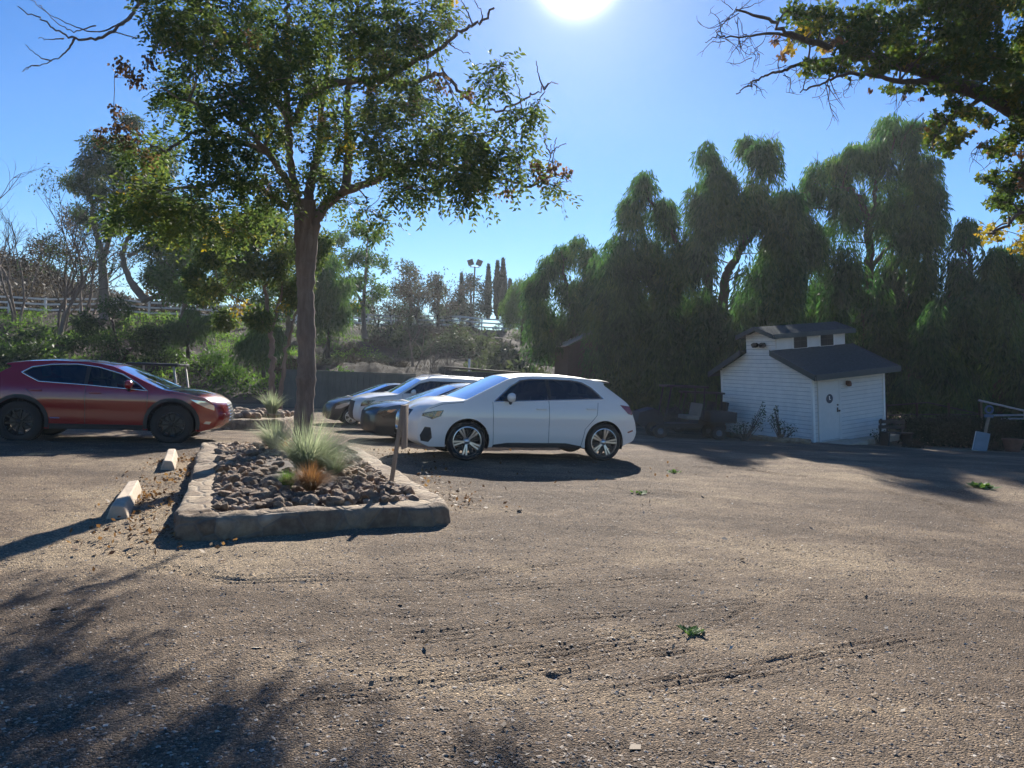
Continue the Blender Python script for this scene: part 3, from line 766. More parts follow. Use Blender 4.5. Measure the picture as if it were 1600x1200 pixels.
# grille bars, lamp elements and badge on its nose
gb = MB()
def nose_x(z, y, E=Q3, sm=None):
    s = smq if sm is None else sm; i = np.argsort(np.abs(s[len(s) // 2:, 1] - z))[:1] + len(s) // 2
    k = int(i[0]); ye = .75; w_ = 1 - min(1, abs(y) / ye) ** 2.7; return s[k, 0] + s[k, 2] * w_
for y in np.linspace(-.36, .36, 11):
    z = np.linspace(.50, .84, 7); gb.tube(np.stack([[nose_x(a, y) + .012 for a in z], np.full(7, y), z], 1), .008, 6)
for z0 in (.49, .855):
    y = np.linspace(-.4, .4, 13); gb.tube(np.stack([[nose_x(z0, a) + .012 for a in y], y, np.full(13, z0)], 1), .014, 6)
for s in (-1, 1): z = np.linspace(.49, .855, 7); gb.tube(np.stack([[nose_x(a, .41) + .012 for a in z], np.full(7, s * .41), z], 1), .014, 6)
gb.build('grille_bars', M['chrome'], car1, True)
for s in (-1, 1):
    am = MB(); P_ = [(1.81, .885), (1.9, .87), (1.93, .80), (1.87, .79)]
    am.slab([(x, s * (float(yfq(x, z)) + .002), z) for x, z in (P_ if s > 0 else P_[::-1])], .006); am.build('turn_signal', M['amber_lens'], car1)
    dr = MB(); dr.tube([(x, s * (float(yfq(x, z)) + .002), z) for x, z in ((2.15, .83), (1.98, .865), (1.95, .80), (2.0, .76), (2.1, .785))], .009, 6); dr.build('daytime_lamp', M['lamp_clear'], car1)

spb = MB(); xs = np.array([-1.25, -1.36, -1.46, -1.52]); 
for s in (0,):
    Yv = np.linspace(-.66, .66, 15); top = np.array([[(x - .03 * (1 - (y / .66) ** 2), y, z + .025 * (1 - (y / .66) ** 4)) for y in Yv] for x, z in ((-1.18, 1.515), (-1.36, 1.512), (-1.5, 1.492), (-1.505, 1.475), (-1.3, 1.45))])
    i, j = np.meshgrid(np.arange(4), np.arange(14), indexing='ij'); spb.add(top.reshape(-1, 3), np.stack([i * 15 + j, i * 15 + j + 1, (i + 1) * 15 + j + 1, (i + 1) * 15 + j], -1).reshape(-1, 4))
spb.build('spoiler', M['white_paint'], car1, True, 40)

# ---------------------------------------------------------------- red suv at the left
nx_win = [(.86, 1.02), (.68, 1.15), (.4, 1.315), (-.04, 1.435), (-.4, 1.475), (-.82, 1.455), (-1.15, 1.395), (-1.31, 1.29), (-1.0, 1.135), (-.2, 1.095)]
NX = dict(hw=.935, wx=(1.3, -1.3), az=.395, sill=.27, arch=.435, wheel=(.385, .25, .25, 'chunky'), belt=1.1, cab=(-1.2, 1.0), seats=(-.05, -.9), mirror=(.55, 1.07),
  sec=([.2, .3, .5, .8, .98, 1.08, 1.3, 1.45, 1.6], [.94, .965, .985, 1., .985, .95, .83, .76, .68]),
  edge=[(-1.8, .36, 'bumper', -.08, 0), (-2.15, .5, 'bumper', -.12, 0), (-2.22, .75, 'bumper', -.14, 0), (-2.12, .95, 'tail', -.12, 0), (-1.95, 1.13, 'tail', -.1, 0), (-1.86, 1.16, 'rearglass', -.1, .02), (-1.47, 1.4, 'spoiler', -.08, .02), (-1.62, 1.44, 'roof', -.08, .02), (-1.24, 1.5, 'roof', 0, .035), (-.79, 1.53, 'roof', 0, .04), (-.17, 1.52, 'roof', 0, .04), (.18, 1.465, 'roof', .04, .04), (.28, 1.43, 'windscreen', .08, .045),
        (1.1, 1.05, 'cowl', .18, .03), (1.16, 1.04, 'hood', .18, .03), (1.55, .99, 'hood', .12, .045), (1.88, .91, 'hood', .12, .045), (2.03, .8, 'grille', .2, .02), (2.1, .6, 'grille', .2, 0), (2.1, .40, 'lower', .18, 0), (2.02, .31, 'lower', .16, 0), (1.78, .25, 'lower', .1, 0)],
  strip=[('rearglass', 'rear_window', 0, .86), ('windscreen', 'windshield', 0, .93), ('grille', 'grille', 0, .5), ('lower', 'air_intake_front', 0, .55), ('cowl', 'cowl', 0, .9)],
  side=[('side_window#f', [(.8, 1.035), (.66, 1.14), (.39, 1.295), (-.04, 1.415), (-.16, 1.43), (-.18, 1.112)], 0), ('side_window#r', [(-.24, 1.44), (-.4, 1.457), (-.82, 1.437), (-1.14, 1.378), (-1.27, 1.29), (-.98, 1.15), (-.24, 1.114)], 0), ('pillar_trim', nx_win, 0),
        ('headlight', [(1.62, .875), (1.88, .845), (2.05, .76), (2.05, .67), (1.9, .72), (1.78, .78)], 0), ('tail_light', [(-1.75, .98), (-2.1, 1.0), (-2.15, .9), (-1.9, .88)], 0),
        ('fog_light', [(1.86, .41), (1.9, .455), (2.0, .45), (1.97, .395)], 0),
        ('wheel_arch_trim#f', ring(1.3, .395, .42, .5, -.22, math.pi + .22), 0), ('wheel_arch_trim#r', ring(-1.3, .395, .42, .5, -.22, math.pi + .22), 0), ('sill_trim', [(.8, .26), (.8, .36), (-.8, .36), (-.8, .26)], 0),
        ('door#0', [(.87, 1.02), (.86, .365), (-.19, .365), (-.2, 1.095)], 0), ('door#1', [(-.21, 1.095), (-.2, .365), (-.82, .365), (-.95, .74), (-1.2, 1.0), (-1.2, 1.2), (-1.0, 1.135)], 0)],
  handles=[(-.03, .955), (-1.02, .975)], seams=[[(.87, 1.02), (.86, .365), (-.82, .365)], [(-.205, 1.09), (-.195, .365)], [(-.82, .365), (-.95, .74), (-1.2, 1.0)], [(1.16, 1.01), (1.55, .95), (1.8, .885)]],
  trim=[(nx_win, 0, .014)], mats=dict(body=M['red_paint'], side_window=M['glass_dark'], **{'side_window#f': M['glass_mid']}, rear_window=M['glass_dark'], windshield=M['glass_clear'], grille=M['black_trim'], air_intake_front=M['black_trim'], headlight=M['lamp_clear'], tail_light=M['red_lens'], fog_light=M['lamp_clear'], wheel_arch_trim=M['black_trim'], sill_trim=M['black_trim'], pillar_trim=M['black_trim'], cowl=M['black_trim'], rim=M['black_alloy'], hub=M['black_alloy']))
H2 = R(13.5); h2 = np.array((math.cos(H2), math.sin(H2))); n2 = np.array((-h2[1], h2[0]))
m2 = np.array((-7.742, 14.4035)) + n2 * .81
car2, yfn, smn, tgn = make_car('parked_car', 'dark red crossover with black wheels and chrome-edged windows, cut off at the left', (m2[0], m2[1], -.03), H2, NX)
for s in (-1, 1):
    eb = MB(); x = np.linspace(-.78, -.62, 4); eb.tube(np.stack([x, s * (yfn(x, np.full(4, .47)) + .006), np.full(4, .47)], 1), .01, 6); eb.build('side_emblem', M['chrome'], car2)
gb = MB()
for z0 in np.linspace(.46, .76, 6):
    y = np.linspace(-.36, .36, 11); gb.tube(np.stack([[nose_x(z0, a, sm=smn) + .012 for a in y], y, np.full(11, z0)], 1), .008, 6)
gb.build('grille_bars', M['chrome'], car2)

# ---------------------------------------------------------------- dark sedan behind the white crossover
cs_win = [(.98, .985), (.3, 1.27), (-.1, 1.33), (-.5, 1.32), (-1.0, 1.22), (-1.45, 1.02)]
SED = dict(hw=.92, wx=(1.4, -1.4), az=.335, sill=.22, arch=.375, wheel=(.33, .22, .23, 'ten'), belt=1.0, cab=(-1.3, 1.1), seats=(.0, -.85), mirror=(.7, .98),
  sec=([.15, .3, .5, .75, .9, .98, 1.2, 1.35, 1.5], [.94, .97, .99, 1., .975, .93, .8, .72, .66]),
  edge=[(-1.9, .28, 'bumper', -.08, 0), (-2.28, .4, 'bumper', -.12, 0), (-2.35, .7, 'bumper', -.12, 0), (-2.3, .98, 'trunk', -.1, 0), (-1.9, 1.04, 'trunk', 0, .03), (-1.75, 1.06, 'rearglass', -.08, .03), (-.9, 1.34, 'roof', 0, .03), (-.4, 1.395, 'roof', 0, .035), (.05, 1.385, 'roof', 0, .04), (.32, 1.32, 'windscreen', .08, .05),
        (1.2, .955, 'cowl', .2, .03), (1.27, .945, 'hood', .2, .03), (1.75, .9, 'hood', .12, .05), (2.06, .82, 'hood', .14, .04), (2.17, .72, 'grille', .2, .02), (2.2, .5, 'grille', .2, 0), (2.2, .28, 'lower', .2, 0), (2.06, .2, 'lower', .14, 0)],
  strip=[('rearglass', 'rear_window', 0, .9), ('windscreen', 'windshield', 0, .93), ('grille', 'grille', 0, .45), ('lower', 'air_intake_front', 0, .75), ('cowl', 'cowl', 0, .9)],
  side=[('side_window#f', [(.92, .985), (.3, 1.25), (-.08, 1.31), (-.1, 1.0)], 0), ('side_window#r', [(-.16, 1.315), (-.5, 1.305), (-.98, 1.205), (-1.38, 1.03), (-.16, 1.0)], 0), ('pillar_trim', cs_win, 0),
        ('headlight', [(1.66, .82), (1.98, .79), (2.15, .7), (2.05, .64), (1.85, .7)], 0), ('tail_light', [(-1.95, .92), (-2.27, .95), (-2.3, .8), (-2.05, .8)], 0), ('door#0', [(1.0, .98), (.93, .24), (-.12, .24), (-.12, .98)], 0), ('door#1', [(-.13, .98), (-.13, .24), (-.98, .24), (-1.1, .7), (-1.3, .98)], 0)],
  handles=[(.05, .86), (-1.0, .87)], seams=[[(1.0, .97), (.93, .24), (-.98, .24)], [(-.125, .98), (-.125, .24)], [(-.98, .24), (-1.1, .7), (-1.3, .98)], [(1.27, .9), (1.75, .83), (2.0, .77)]], trim=[],
  mats=dict(body=M['black_paint'], side_window=M['glass_dark'], rear_window=M['glass_dark'], windshield=M['glass_clear'], grille=M['black_trim'], air_intake_front=M['black_trim'], headlight=M['lamp_dark'], tail_light=M['red_lens'], pillar_trim=M['black_trim'], cowl=M['black_trim'], rim=M['alloy'], hub=M['alloy']))
def nose_at(px, Yn, nose, hd_=hd):
    p = at(px, 640, Yn); c = np.array(p[:2]) - hd_ * nose; return (c[0], c[1], gz(c[0], c[1]) - .01)
car3, yfs, sms, _ = make_car('parked_car', 'low black sedan between the two white cars, only its front half showing', nose_at(572, 17.9, 2.3), HEAD, SED)
for s in (-1, 1):
    am = MB(); P_ = [(1.74, .805), (1.92, .785), (1.95, .74), (1.86, .725)]
    am.slab([(x, s * (float(yfs(x, z)) + .002), z) for x, z in (P_ if s > 0 else P_[::-1])], .006); am.build('turn_signal', M['amber_lens'], car3)

# ---------------------------------------------------------------- white suv with roof rails
sv_win = [(.9, 1.2), (.42, 1.5), (.1, 1.58), (-.9, 1.58), (-1.7, 1.5), (-1.85, 1.28), (-.2, 1.22)]
SUV = dict(hw=.95, wx=(1.38, -1.38), az=.37, sill=.28, arch=.42, wheel=(.37, .24, .25, 'ten'), belt=1.2, cab=(-1.6, 1.0), seats=(-.1, -1.0), mirror=(.62, 1.18),
  sec=([.2, .3, .5, .85, 1.05, 1.18, 1.45, 1.6, 1.75], [.94, .965, .985, 1., .985, .955, .87, .81, .74]),
  edge=[(-1.85, .4, 'bumper', -.08, 0), (-2.2, .5, 'bumper', -.1, 0), (-2.28, .8, 'bumper', -.1, 0), (-2.24, 1.15, 'tail', -.1, 0), (-2.18, 1.25, 'rearglass', -.08, 0), (-1.9, 1.6, 'roof', -.06, .02), (-1.6, 1.65, 'roof', 0, .03), (-.5, 1.69, 'roof', 0, .04), (.0, 1.68, 'roof', 0, .04), (.36, 1.6, 'windscreen', .08, .05),
        (1.02, 1.17, 'cowl', .18, .03), (1.1, 1.16, 'hood', .18, .03), (1.6, 1.11, 'hood', .12, .05), (1.98, 1.02, 'hood', .14, .04), (2.08, .92, 'grille', .2, .02), (2.13, .62, 'grille', .2, 0), (2.12, .42, 'lower', .18, 0), (1.95, .3, 'lower', .1, 0)],
  strip=[('rearglass', 'rear_window', 0, .9), ('windscreen', 'windshield', 0, .93), ('grille', 'grille', 0, .6), ('lower', 'air_intake_front', 0, .7), ('cowl', 'cowl', 0, .9)],
  side=[('side_window#f', [(.83, 1.21), (.42, 1.475), (.1, 1.56), (-.1, 1.565), (-.12, 1.225)], 0), ('side_window#r', [(-.18, 1.565), (-.9, 1.56), (-1.66, 1.485), (-1.78, 1.29), (-.18, 1.235)], 0), ('pillar_trim', sv_win, 0),
        ('headlight', [(1.66, 1.0), (1.98, .97), (2.1, .9), (2.1, .8), (1.9, .83)], 0), ('tail_light', [(-2.0, 1.15), (-2.22, 1.15), (-2.25, .95), (-2.1, .95)], 0), ('door#0', [(.92, 1.19), (.88, .3), (-.14, .3), (-.15, 1.21)], 0), ('door#1', [(-.16, 1.21), (-.15, .3), (-.9, .3), (-1.0, .7), (-1.3, 1.0), (-1.3, 1.25)], 0)],
  handles=[(.0, 1.03), (-1.12, 1.05)], seams=[[(.92, 1.18), (.88, .3), (-.9, .3)], [(-.155, 1.2), (-.145, .3)], [(1.1, 1.12), (1.6, 1.07), (1.95, 1.0)]], trim=[], rails=(.2, -1.7, 1.6),
  mats=dict(body=M['white_paint'], side_window=M['glass_dark'], rear_window=M['glass_dark'], windshield=M['glass_clear'], grille=M['black_trim'], air_intake_front=M['black_trim'], headlight=M['lamp_dark'], tail_light=M['red_lens'], pillar_trim=M['black_trim'], cowl=M['black_trim'], rim=M['alloy'], hub=M['alloy'], rail=M['alloy']))
car4, *_ = make_car('parked_car', 'white suv with silver roof rails behind the black sedan', nose_at(552, 22.6, 2.2), HEAD, SUV)

# ---------------------------------------------------------------- small black hatchback, far end of the row
pr_win = [(1.0, 1.0), (.1, 1.36), (-.3, 1.41), (-.8, 1.4), (-1.4, 1.26), (-1.6, 1.1)]
HAT = dict(hw=.88, wx=(1.35, -1.35), az=.33, sill=.21, arch=.365, wheel=(.32, .2, .21, 'ten'), belt=1.05, cab=(-1.3, 1.0), seats=(-.1, -.9), mirror=(.6, 1.02),
  sec=([.15, .3, .5, .75, .95, 1.05, 1.25, 1.4, 1.55], [.94, .965, .985, 1., .98, .94, .82, .74, .66]),
  edge=[(-1.85, .3, 'bumper', -.08, 0), (-2.05, .45, 'bumper', -.1, 0), (-2.1, .8, 'bumper', -.1, 0), (-2.0, 1.1, 'tail', -.08, 0), (-1.95, 1.14, 'rearglass', -.08, .02), (-1.3, 1.38, 'roof', 0, .03), (-.7, 1.45, 'roof', 0, .035), (-.2, 1.46, 'roof', 0, .04), (.1, 1.41, 'windscreen', .1, .05),
        (1.15, .98, 'cowl', .2, .03), (1.22, .96, 'hood', .2, .03), (1.6, .88, 'hood', .14, .05), (1.88, .77, 'hood', .16, .04), (2.0, .66, 'grille', .2, .02), (2.04, .42, 'grille', .2, 0), (2.02, .24, 'lower', .18, 0), (1.88, .19, 'lower', .12, 0)],
  strip=[('rearglass', 'rear_window', 0, .9), ('windscreen', 'windshield', 0, .93), ('grille', 'grille', 0, .3), ('lower', 'air_intake_front', 0, .7), ('cowl', 'cowl', 0, .9)],
  side=[('side_window#f', [(.9, 1.015), (.1, 1.335), (-.2, 1.385), (-.24, 1.05)], 0), ('side_window#r', [(-.3, 1.39), (-.8, 1.38), (-1.37, 1.245), (-1.52, 1.115), (-.3, 1.06)], 0), ('pillar_trim', pr_win, 0),
        ('headlight', [(1.32, .83), (1.6, .78), (1.86, .68), (1.9, .58), (1.7, .6), (1.5, .7)], 0), ('tail_light', [(-1.75, 1.05), (-2.0, 1.05), (-2.06, .8), (-1.9, .8)], 0), ('door#0', [(1.0, 1.0), (.9, .23), (-.26, .23), (-.27, 1.04)], 0), ('door#1', [(-.28, 1.04), (-.27, .23), (-.92, .23), (-1.05, .7), (-1.3, 1.0), (-1.3, 1.08)], 0)],
  handles=[(-.1, .9), (-1.1, .92)], seams=[[(1.0, 1.0), (.9, .23), (-.92, .23)], [(-.275, 1.04), (-.265, .23)], [(1.22, .92), (1.55, .84)]], trim=[],
  mats=dict(body=M['black_paint'], side_window=M['glass_mid'], rear_window=M['glass_dark'], windshield=M['glass_clear'], grille=M['black_trim'], air_intake_front=M['black_trim'], headlight=M['lamp_clear'], tail_light=M['red_lens'], pillar_trim=M['black_trim'], cowl=M['black_trim'], rim=M['alloy'], hub=M['alloy']))
car5, *_ = make_car('parked_car', 'small black hatchback at the far end of the row of cars', nose_at(508, 26.4, 2.15), HEAD, HAT)
# ================================================================== planter, shed and the other built things
def mat_stone(name, c0, c1, c2, cell=5., bs=.8):
    m = bpy.data.materials.new(name); nt, N, Lk, B = nodes(m); v = pos(N)
    vo = N.new('ShaderNodeTexVoronoi'); vo.inputs['Scale'].default_value = cell; Lk.new(v, vo.inputs['Vector'])
    ve = N.new('ShaderNodeTexVoronoi'); ve.feature = 'DISTANCE_TO_EDGE'; ve.inputs['Scale'].default_value = cell; Lk.new(v, ve.inputs['Vector'])
    n = noise_tex(N, Lk, v, 9, 8, .7); n2 = noise_tex(N, Lk, v, 45, 5, .7)
    sp = N.new('ShaderNodeSeparateColor'); Lk.new(vo.outputs['Color'], sp.inputs[0])
    f = math_n(N, Lk, 'ADD', math_n(N, Lk, 'MULTIPLY', sp.outputs[0], .5), math_n(N, Lk, 'MULTIPLY_ADD', n, 1.2, -.35))
    c = ramp(N, Lk, f, [(.15, c0), (.5, c1), (.9, c2)])
    e = math_n(N, Lk, 'MULTIPLY', ve.outputs['Distance'], 14, None, True)
    c = mixc(N, Lk, math_n(N, Lk, 'MULTIPLY_ADD', e, -.45, .45), c, (.2, .175, .145)); Lk.new(c, B.inputs['Base Color']); B.inputs['Roughness'].default_value = .92
    h = math_n(N, Lk, 'ADD', math_n(N, Lk, 'MULTIPLY', e, .5), math_n(N, Lk, 'ADD', math_n(N, Lk, 'MULTIPLY', n, .9), math_n(N, Lk, 'MULTIPLY', n2, .35)))
    bump(N, Lk, h, .9, .035, B); return m
M['edging'] = mat_stone('stone_edging', (.13, .085, .055), (.25, .18, .115), (.43, .34, .235), 3.6)
M['rock'] = mat_stone('rock', (.19, .122, .078), (.36, .245, .16), (.55, .42, .3), 2.)
def _rockmat(name, k):
    m = M['rock'].copy(); m.name = name; return m
M['soil'] = mat_plain('planter_soil', (.09, .07, .055), .95, var=.4, scale=14, bmp=.8, bscale=50)
M['concrete'] = mat_plain('concrete', (.48, .38, .28), .9, var=.22, scale=7, bmp=.35, bscale=70)
M['weathered_wood'] = mat_bark('weathered_wood', (.16, .115, .08), (.34, .26, .19), 5, .4)
M['white_siding'] = mat_plain('white_siding', (.82, .79, .74), .6, var=.09, scale=3, bmp=.12, bscale=40)
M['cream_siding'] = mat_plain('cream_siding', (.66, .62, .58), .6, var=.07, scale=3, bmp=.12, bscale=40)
M['lap_shade'] = mat_plain('lap_shade', (.36, .36, .38), .9)  # shadow line under each clapboard, painted as a darker grey strip
M['door_paint'] = mat_plain('door_paint', (.64, .61, .58), .5, var=.05)
M['green_trim'] = mat_plain('green_fascia', (.028, .052, .058), .6, var=.2)
M['shingle'] = mat_plain('roof_shingle', (.06, .076, .074), .95, var=.35, scale=14, bmp=.7, bscale=30, spec=.05)
M['white_rail'] = mat_plain('white_rail', (.76, .74, .7), .6, var=.15)
M['green_board'] = mat_bark('green_board', (.06, .075, .07), (.115, .135, .125), 2.2, .25)
M['dark_metal'] = mat_plain('dark_metal', (.03, .032, .036), .5, .4, var=.2)
M['dark_wood'] = mat_plain('dark_wood', (.035, .026, .022), .7, var=.3, bmp=.2)
M['barn_red'] = mat_plain('barn_boards', (.075, .04, .038), .8, var=.25)
M['pale_roof'] = mat_plain('pale_roof', (.42, .38, .34), .6)
M['blue_paint'] = mat_plain('blue_paint', (.06, .12, .2), .5)
M['sign_grey'] = mat_plain('sign_panel', (.16, .2, .22), .5, var=.2, scale=3)
M['galv'] = mat_plain('galvanised_pipe', (.55, .56, .58), .3, .9)
M['rust'] = mat_plain('terracotta', (.16, .07, .045), .8, var=.3)
M['dull_grey'] = mat_plain('dull_grey_steel', (.16, .165, .17), .6)
M['dull_navy'] = mat_plain('dull_navy_plastic', (.02, .025, .032), .65)
M['navy_sign'] = mat_plain('navy_sign', (.02, .04, .08), .4)
M['window_dark'] = mat_plain('dark_window_glass', (.012, .016, .02), .5, 0, 0, spec=.1)

def planter(poly, wall, h, label, rc=.28, seed=0):
    """stone-edged bed: closed ring wall with rounded corners, soil mound inside"""
    P = [np.array(p) for p in poly]; n = len(P); pts = []
    for k in range(n):
        a, b, c = P[k - 1], P[k], P[(k + 1) % n]; u = (a - b) / np.linalg.norm(a - b); v = (c - b) / np.linalg.norm(c - b)
        for t in np.linspace(0, 1, 6): pts.append((b + u * rc) * (1 - t) ** 2 + 2 * b * t * (1 - t) + (b + v * rc) * t ** 2)
    L = np.array(resample(pts, .045, True)); nL = len(L)
    ctr = L.mean(0); tan = np.roll(L, -1, 0) - np.roll(L, 1, 0); tan /= np.linalg.norm(tan, axis=1)[:, None]
    for _ in range(12): tan = np.roll(tan, 1, 0) + tan + np.roll(tan, -1, 0); tan /= np.linalg.norm(tan, axis=1)[:, None]
    nrm = np.stack([-tan[:, 1], tan[:, 0]], 1)
    if ((ctr - L) * nrm).sum() < 0: nrm = -nrm
    s = np.arange(nL) * .045
    prof = [(-.03, -.12), (-.015, .03), (-.01, h * .45), (-.005, h * .75), (.012, h * .92), (.05, h), (wall * .3, h * 1.02), (wall * .55, h * 1.0), (wall * .8, h * 1.01), (wall * .96, h * .94), (wall, h * .6), (wall, 0)]
    V = np.zeros((nL, len(prof), 3))
    for j, (o, z) in enumerate(prof):
        wob = .05 * vnoise(s * 1.6, s * 0 + j * .35 + seed, 31) + .022 * vnoise(s * 7, s * 0 + j * .8 + seed, 32); wz = .035 * vnoise(s * 2.4, s * 0 + o * 9 + seed, 33) + .02 * vnoise(s * 9, s * 0 + o * 20 + seed, 34)
        xy = L + nrm * (o + wob)[:, None]; V[:, j, :2] = xy; V[:, j, 2] = z + (wz if z > .02 else 0)
    gzv = np.array([gz(x, y) for x, y in L]); V[:, :, 2] += gzv[:, None]
    i, j = np.meshgrid(np.arange(nL), np.arange(len(prof) - 1), indexing='ij'); i2 = (i + 1) % nL; m_ = len(prof)
    c0 = (ctr[0], ctr[1], gz(*ctr)); root = thing('planter', label, 'planter', c0)
    b = MB(); b.add(V.reshape(-1, 3) - np.array(c0), np.stack([i * m_ + j, i2 * m_ + j, i2 * m_ + j + 1, i * m_ + j + 1], -1).reshape(-1, 4)); b.build('stone_edging', M['edging'], root, True, 60)
    # soil inside
    inner = L + nrm * (wall - .02); k = 9; W = []
    for q in np.linspace(0, 1, k): W.append(np.concatenate([inner * (1 - q) + ctr * q, (gzv + (h - .07) * (1 - q) + (h + .06) * q)[:, None]], 1))
    W = np.array(W); W[:, :, 2] += .03 * vnoise(W[:, :, 0] * 3, W[:, :, 1] * 3, 36); i, j = np.meshgrid(np.arange(k - 1), np.arange(nL), indexing='ij'); j2 = (j + 1) % nL
    b = MB(); b.add(W.reshape(-1, 3) - np.array(c0), np.stack([i * nL + j, i * nL + j2, (i + 1) * nL + j2, (i + 1) * nL + j], -1).reshape(-1, 4)); b.build('soil', M['soil'], root, True)
    return root, inner, ctr, (lambda x, y: gz(x, y) + h - .02)
pl1, in1, ct1, bedz = planter(PL, .33, .2, 'long stone-edged planter bed of rocks and grasses in the middle of the lot')
PL2 = [gnd(338, 663)[:2], gnd(440, 655)[:2], np.array((-6.9, 25.8)), np.array((-10.2, 25)),]
pl2, in2, ct2, bedz2 = planter(PL2, .3, .28, 'second stone-edged planter behind the first, around two slim tree trunks', .3, 7)

# --- rocks: the 290 that show largest are things, the small fill is stuff
def rock_mesh(k):
    bm = bmesh.new(); bmesh.ops.create_icosphere(bm, subdivisions=3, radius=1)
    for v in bm.verts:
        p = v.co.copy(); cut = 1.
        for q in range(7):
            d = Vector(np.array(_planes[k][q])); lim = .5 + .28 * ((q * 37 + k * 11) % 10) / 10
            dd = p.dot(d)
            if dd > lim: p -= d * (dd - lim) * .97
        v.co = p * (1 + .12 * mnoise.noise(p * 1.8 + Vector((k * 7, 0, 0))) + .07 * mnoise.noise(p * 5 + Vector((k * 3, 1, 0))))
        v.co.z *= .72
    me = bpy.data.meshes.new('rock'); bm.to_mesh(me); bm.free()
    me.polygons.foreach_set('use_smooth', np.full(len(me.polygons), True)); me.set_sharp_from_angle(angle=R(24)); me.materials.append(M['rock']); return me
_planes = [unit(7) for _ in range(10)]
RM = [rock_mesh(k) for k in range(10)]
def shrink(poly, ctr, f): return [ctr + (p - ctr) * f for p in poly]
cand = []
bb0, bb1 = in1.min(0), in1.max(0)
tries = 0
while len(cand) < 1100 and tries < 14000:
    tries += 1
    p = bb0 + (bb1 - bb0) * rng.random(2)
    if not inside(in1, np.array(p[0]), np.array(p[1])): continue
    r = .034 + .072 * rng.random() ** 2.6
    if cand:
        ca = np.array(cand)
        if (((ca[:, :2] - p) ** 2).sum(1) < (.72 * (r + ca[:, 2])) ** 2).any(): continue
    cand.append((p[0], p[1], r))
cand.sort(key=lambda c: -c[2] / c[1])
for q, (x, y, r) in enumerate(cand[:290]):
    o = bpy.data.objects.new('rock', RM[q % 10]); COL.objects.link(o)
    o.location = (x, y, bedz(x, y) + r * .3 + rng.random() * .045); o.rotation_euler = (rng.uniform(-.5, .5), rng.uniform(-.5, .5), rng.uniform(0, 6.28)); o.scale = (r * rng.uniform(1, 1.45), r * rng.uniform(.85, 1.15), r * rng.uniform(.8, 1.2))
    tag(o, 'rough brown fist to head sized rock lying in the near stone-edged planter', 'rock', 'rocks filling the planter bed')
fill = MB()
lowv = np.array([v.co for v in RM[0].vertices]); lowf = np.array([[v for v in p.vertices] for p in RM[0].polygons])
bmq = bmesh.new(); bmesh.ops.create_icosphere(bmq, subdivisions=2, radius=1); icv = np.array([v.co for v in bmq.verts]); icf = np.array([[v.index for v in f.verts] for f in bmq.faces]); bmq.free()
def small_rock(x, y, z, r):
    R3 = np.linalg.qr(rng.normal(size=(3, 3)))[0]; V = icv * (1 + .3 * (rng.random((len(icv), 1)) - .5)) @ R3; V[:, 2] *= .75; fill.add(V * r + np.array((x, y, z)), icf)
for x, y, r in cand[290:]: small_rock(x, y, bedz(x, y) + r * .4, r * 1.15)
for _ in range(900):
    p = bb0 + (bb1 - bb0) * rng.random(2)
    if inside(in1, np.array(p[0]), np.array(p[1])): small_rock(p[0], p[1], bedz(*p) + .005, rng.uniform(.02, .05))
b0, b1 = in2.min(0), in2.max(0)
for _ in range(420):
    p = b0 + (b1 - b0) * rng.random(2)
    if inside(in2, np.array(p[0]), np.array(p[1])): r = rng.uniform(.06, .17); small_rock(p[0], p[1], bedz2(*p) + r * .3 + .1 * rng.random(), r)
tag(fill.build('small_stones', M['rock']), 'small stones filling the gaps between the planter rocks', 'stones', None, 'stuff')
for px, py, r in ((652, 760, .05), (812, 798, .035), (655, 742, .04)):
    p = gnd(px, py); o = bpy.data.objects.new('rock', RM[3]); COL.objects.link(o); o.location = (p[0], p[1], float(surf_z(p[0], p[1])) + r * .4); o.scale = (r, r, r); o.rotation_euler = (0, .3, px)
    tag(o, {652: 'loose dark rock on the planter edging beside the leaning post', 812: 'single stone lying alone on the gravel below the white car', 655: 'small rock beside the planter near the white car shadow'}[px], 'rock')

# --- grasses
def grass(px, py, zb, h, spread, nb, mat, label, lean=(0, 0), w=.006, droop=.5, seg=6):
    p = gnd(px, py, zb); b = MB()
    a = rng.uniform(0, 2 * math.pi, nb); q = rng.random(nb) ** .6
    D = np.stack([np.cos(a) * q * spread + lean[0], np.sin(a) * q * spread + lean[1], np.ones(nb)], 1); L = h * rng.uniform(.55, 1.1, nb)
    base = np.stack([np.cos(a), np.sin(a), 0 * a], 1) * (rng.random((nb, 1)) ** .7) * h * .14
    t = np.linspace(0, 1, seg)[None, :, None]; out = np.stack([np.cos(a), np.sin(a), 0 * a], 1)[:, None]
    Dn = (D / np.linalg.norm(D, axis=1)[:, None])[:, None]
    C = base[:, None] + Dn * L[:, None, None] * t + (out * .55 * droop + np.array((lean[0], lean[1], -.55 * droop))) * (L[:, None, None] * t ** 2.4) * q[:, None, None]
    C += rng.normal(0, .012, (nb, 1, 3)) * t
    S = np.stack([-np.sin(a + 1.0 * rng.random(nb)), np.cos(a), 0 * a], 1)[:, None] * (w * (1 - t * .92))
    V = np.stack([C - S, C + S], 2).reshape(-1, 3)
    k = np.arange(nb)[:, None] * seg * 2 + np.arange(seg - 1)[None] * 2
    b.add(V, np.stack([k, k + 1, k + 3, k + 2], -1).reshape(-1, 4))
    o = b.build('grass_clump', mat); o.location = (p[0], p[1], p[2]); return tag(o, label, 'grass clump', 'ornamental grasses in the planter')
grass(480, 738, .24, .84, .85, 1500, M['feather_grass'], 'largest feathery grey-green grass clump leaning right in front of the tree trunk', (.2, 0), .005, .85)
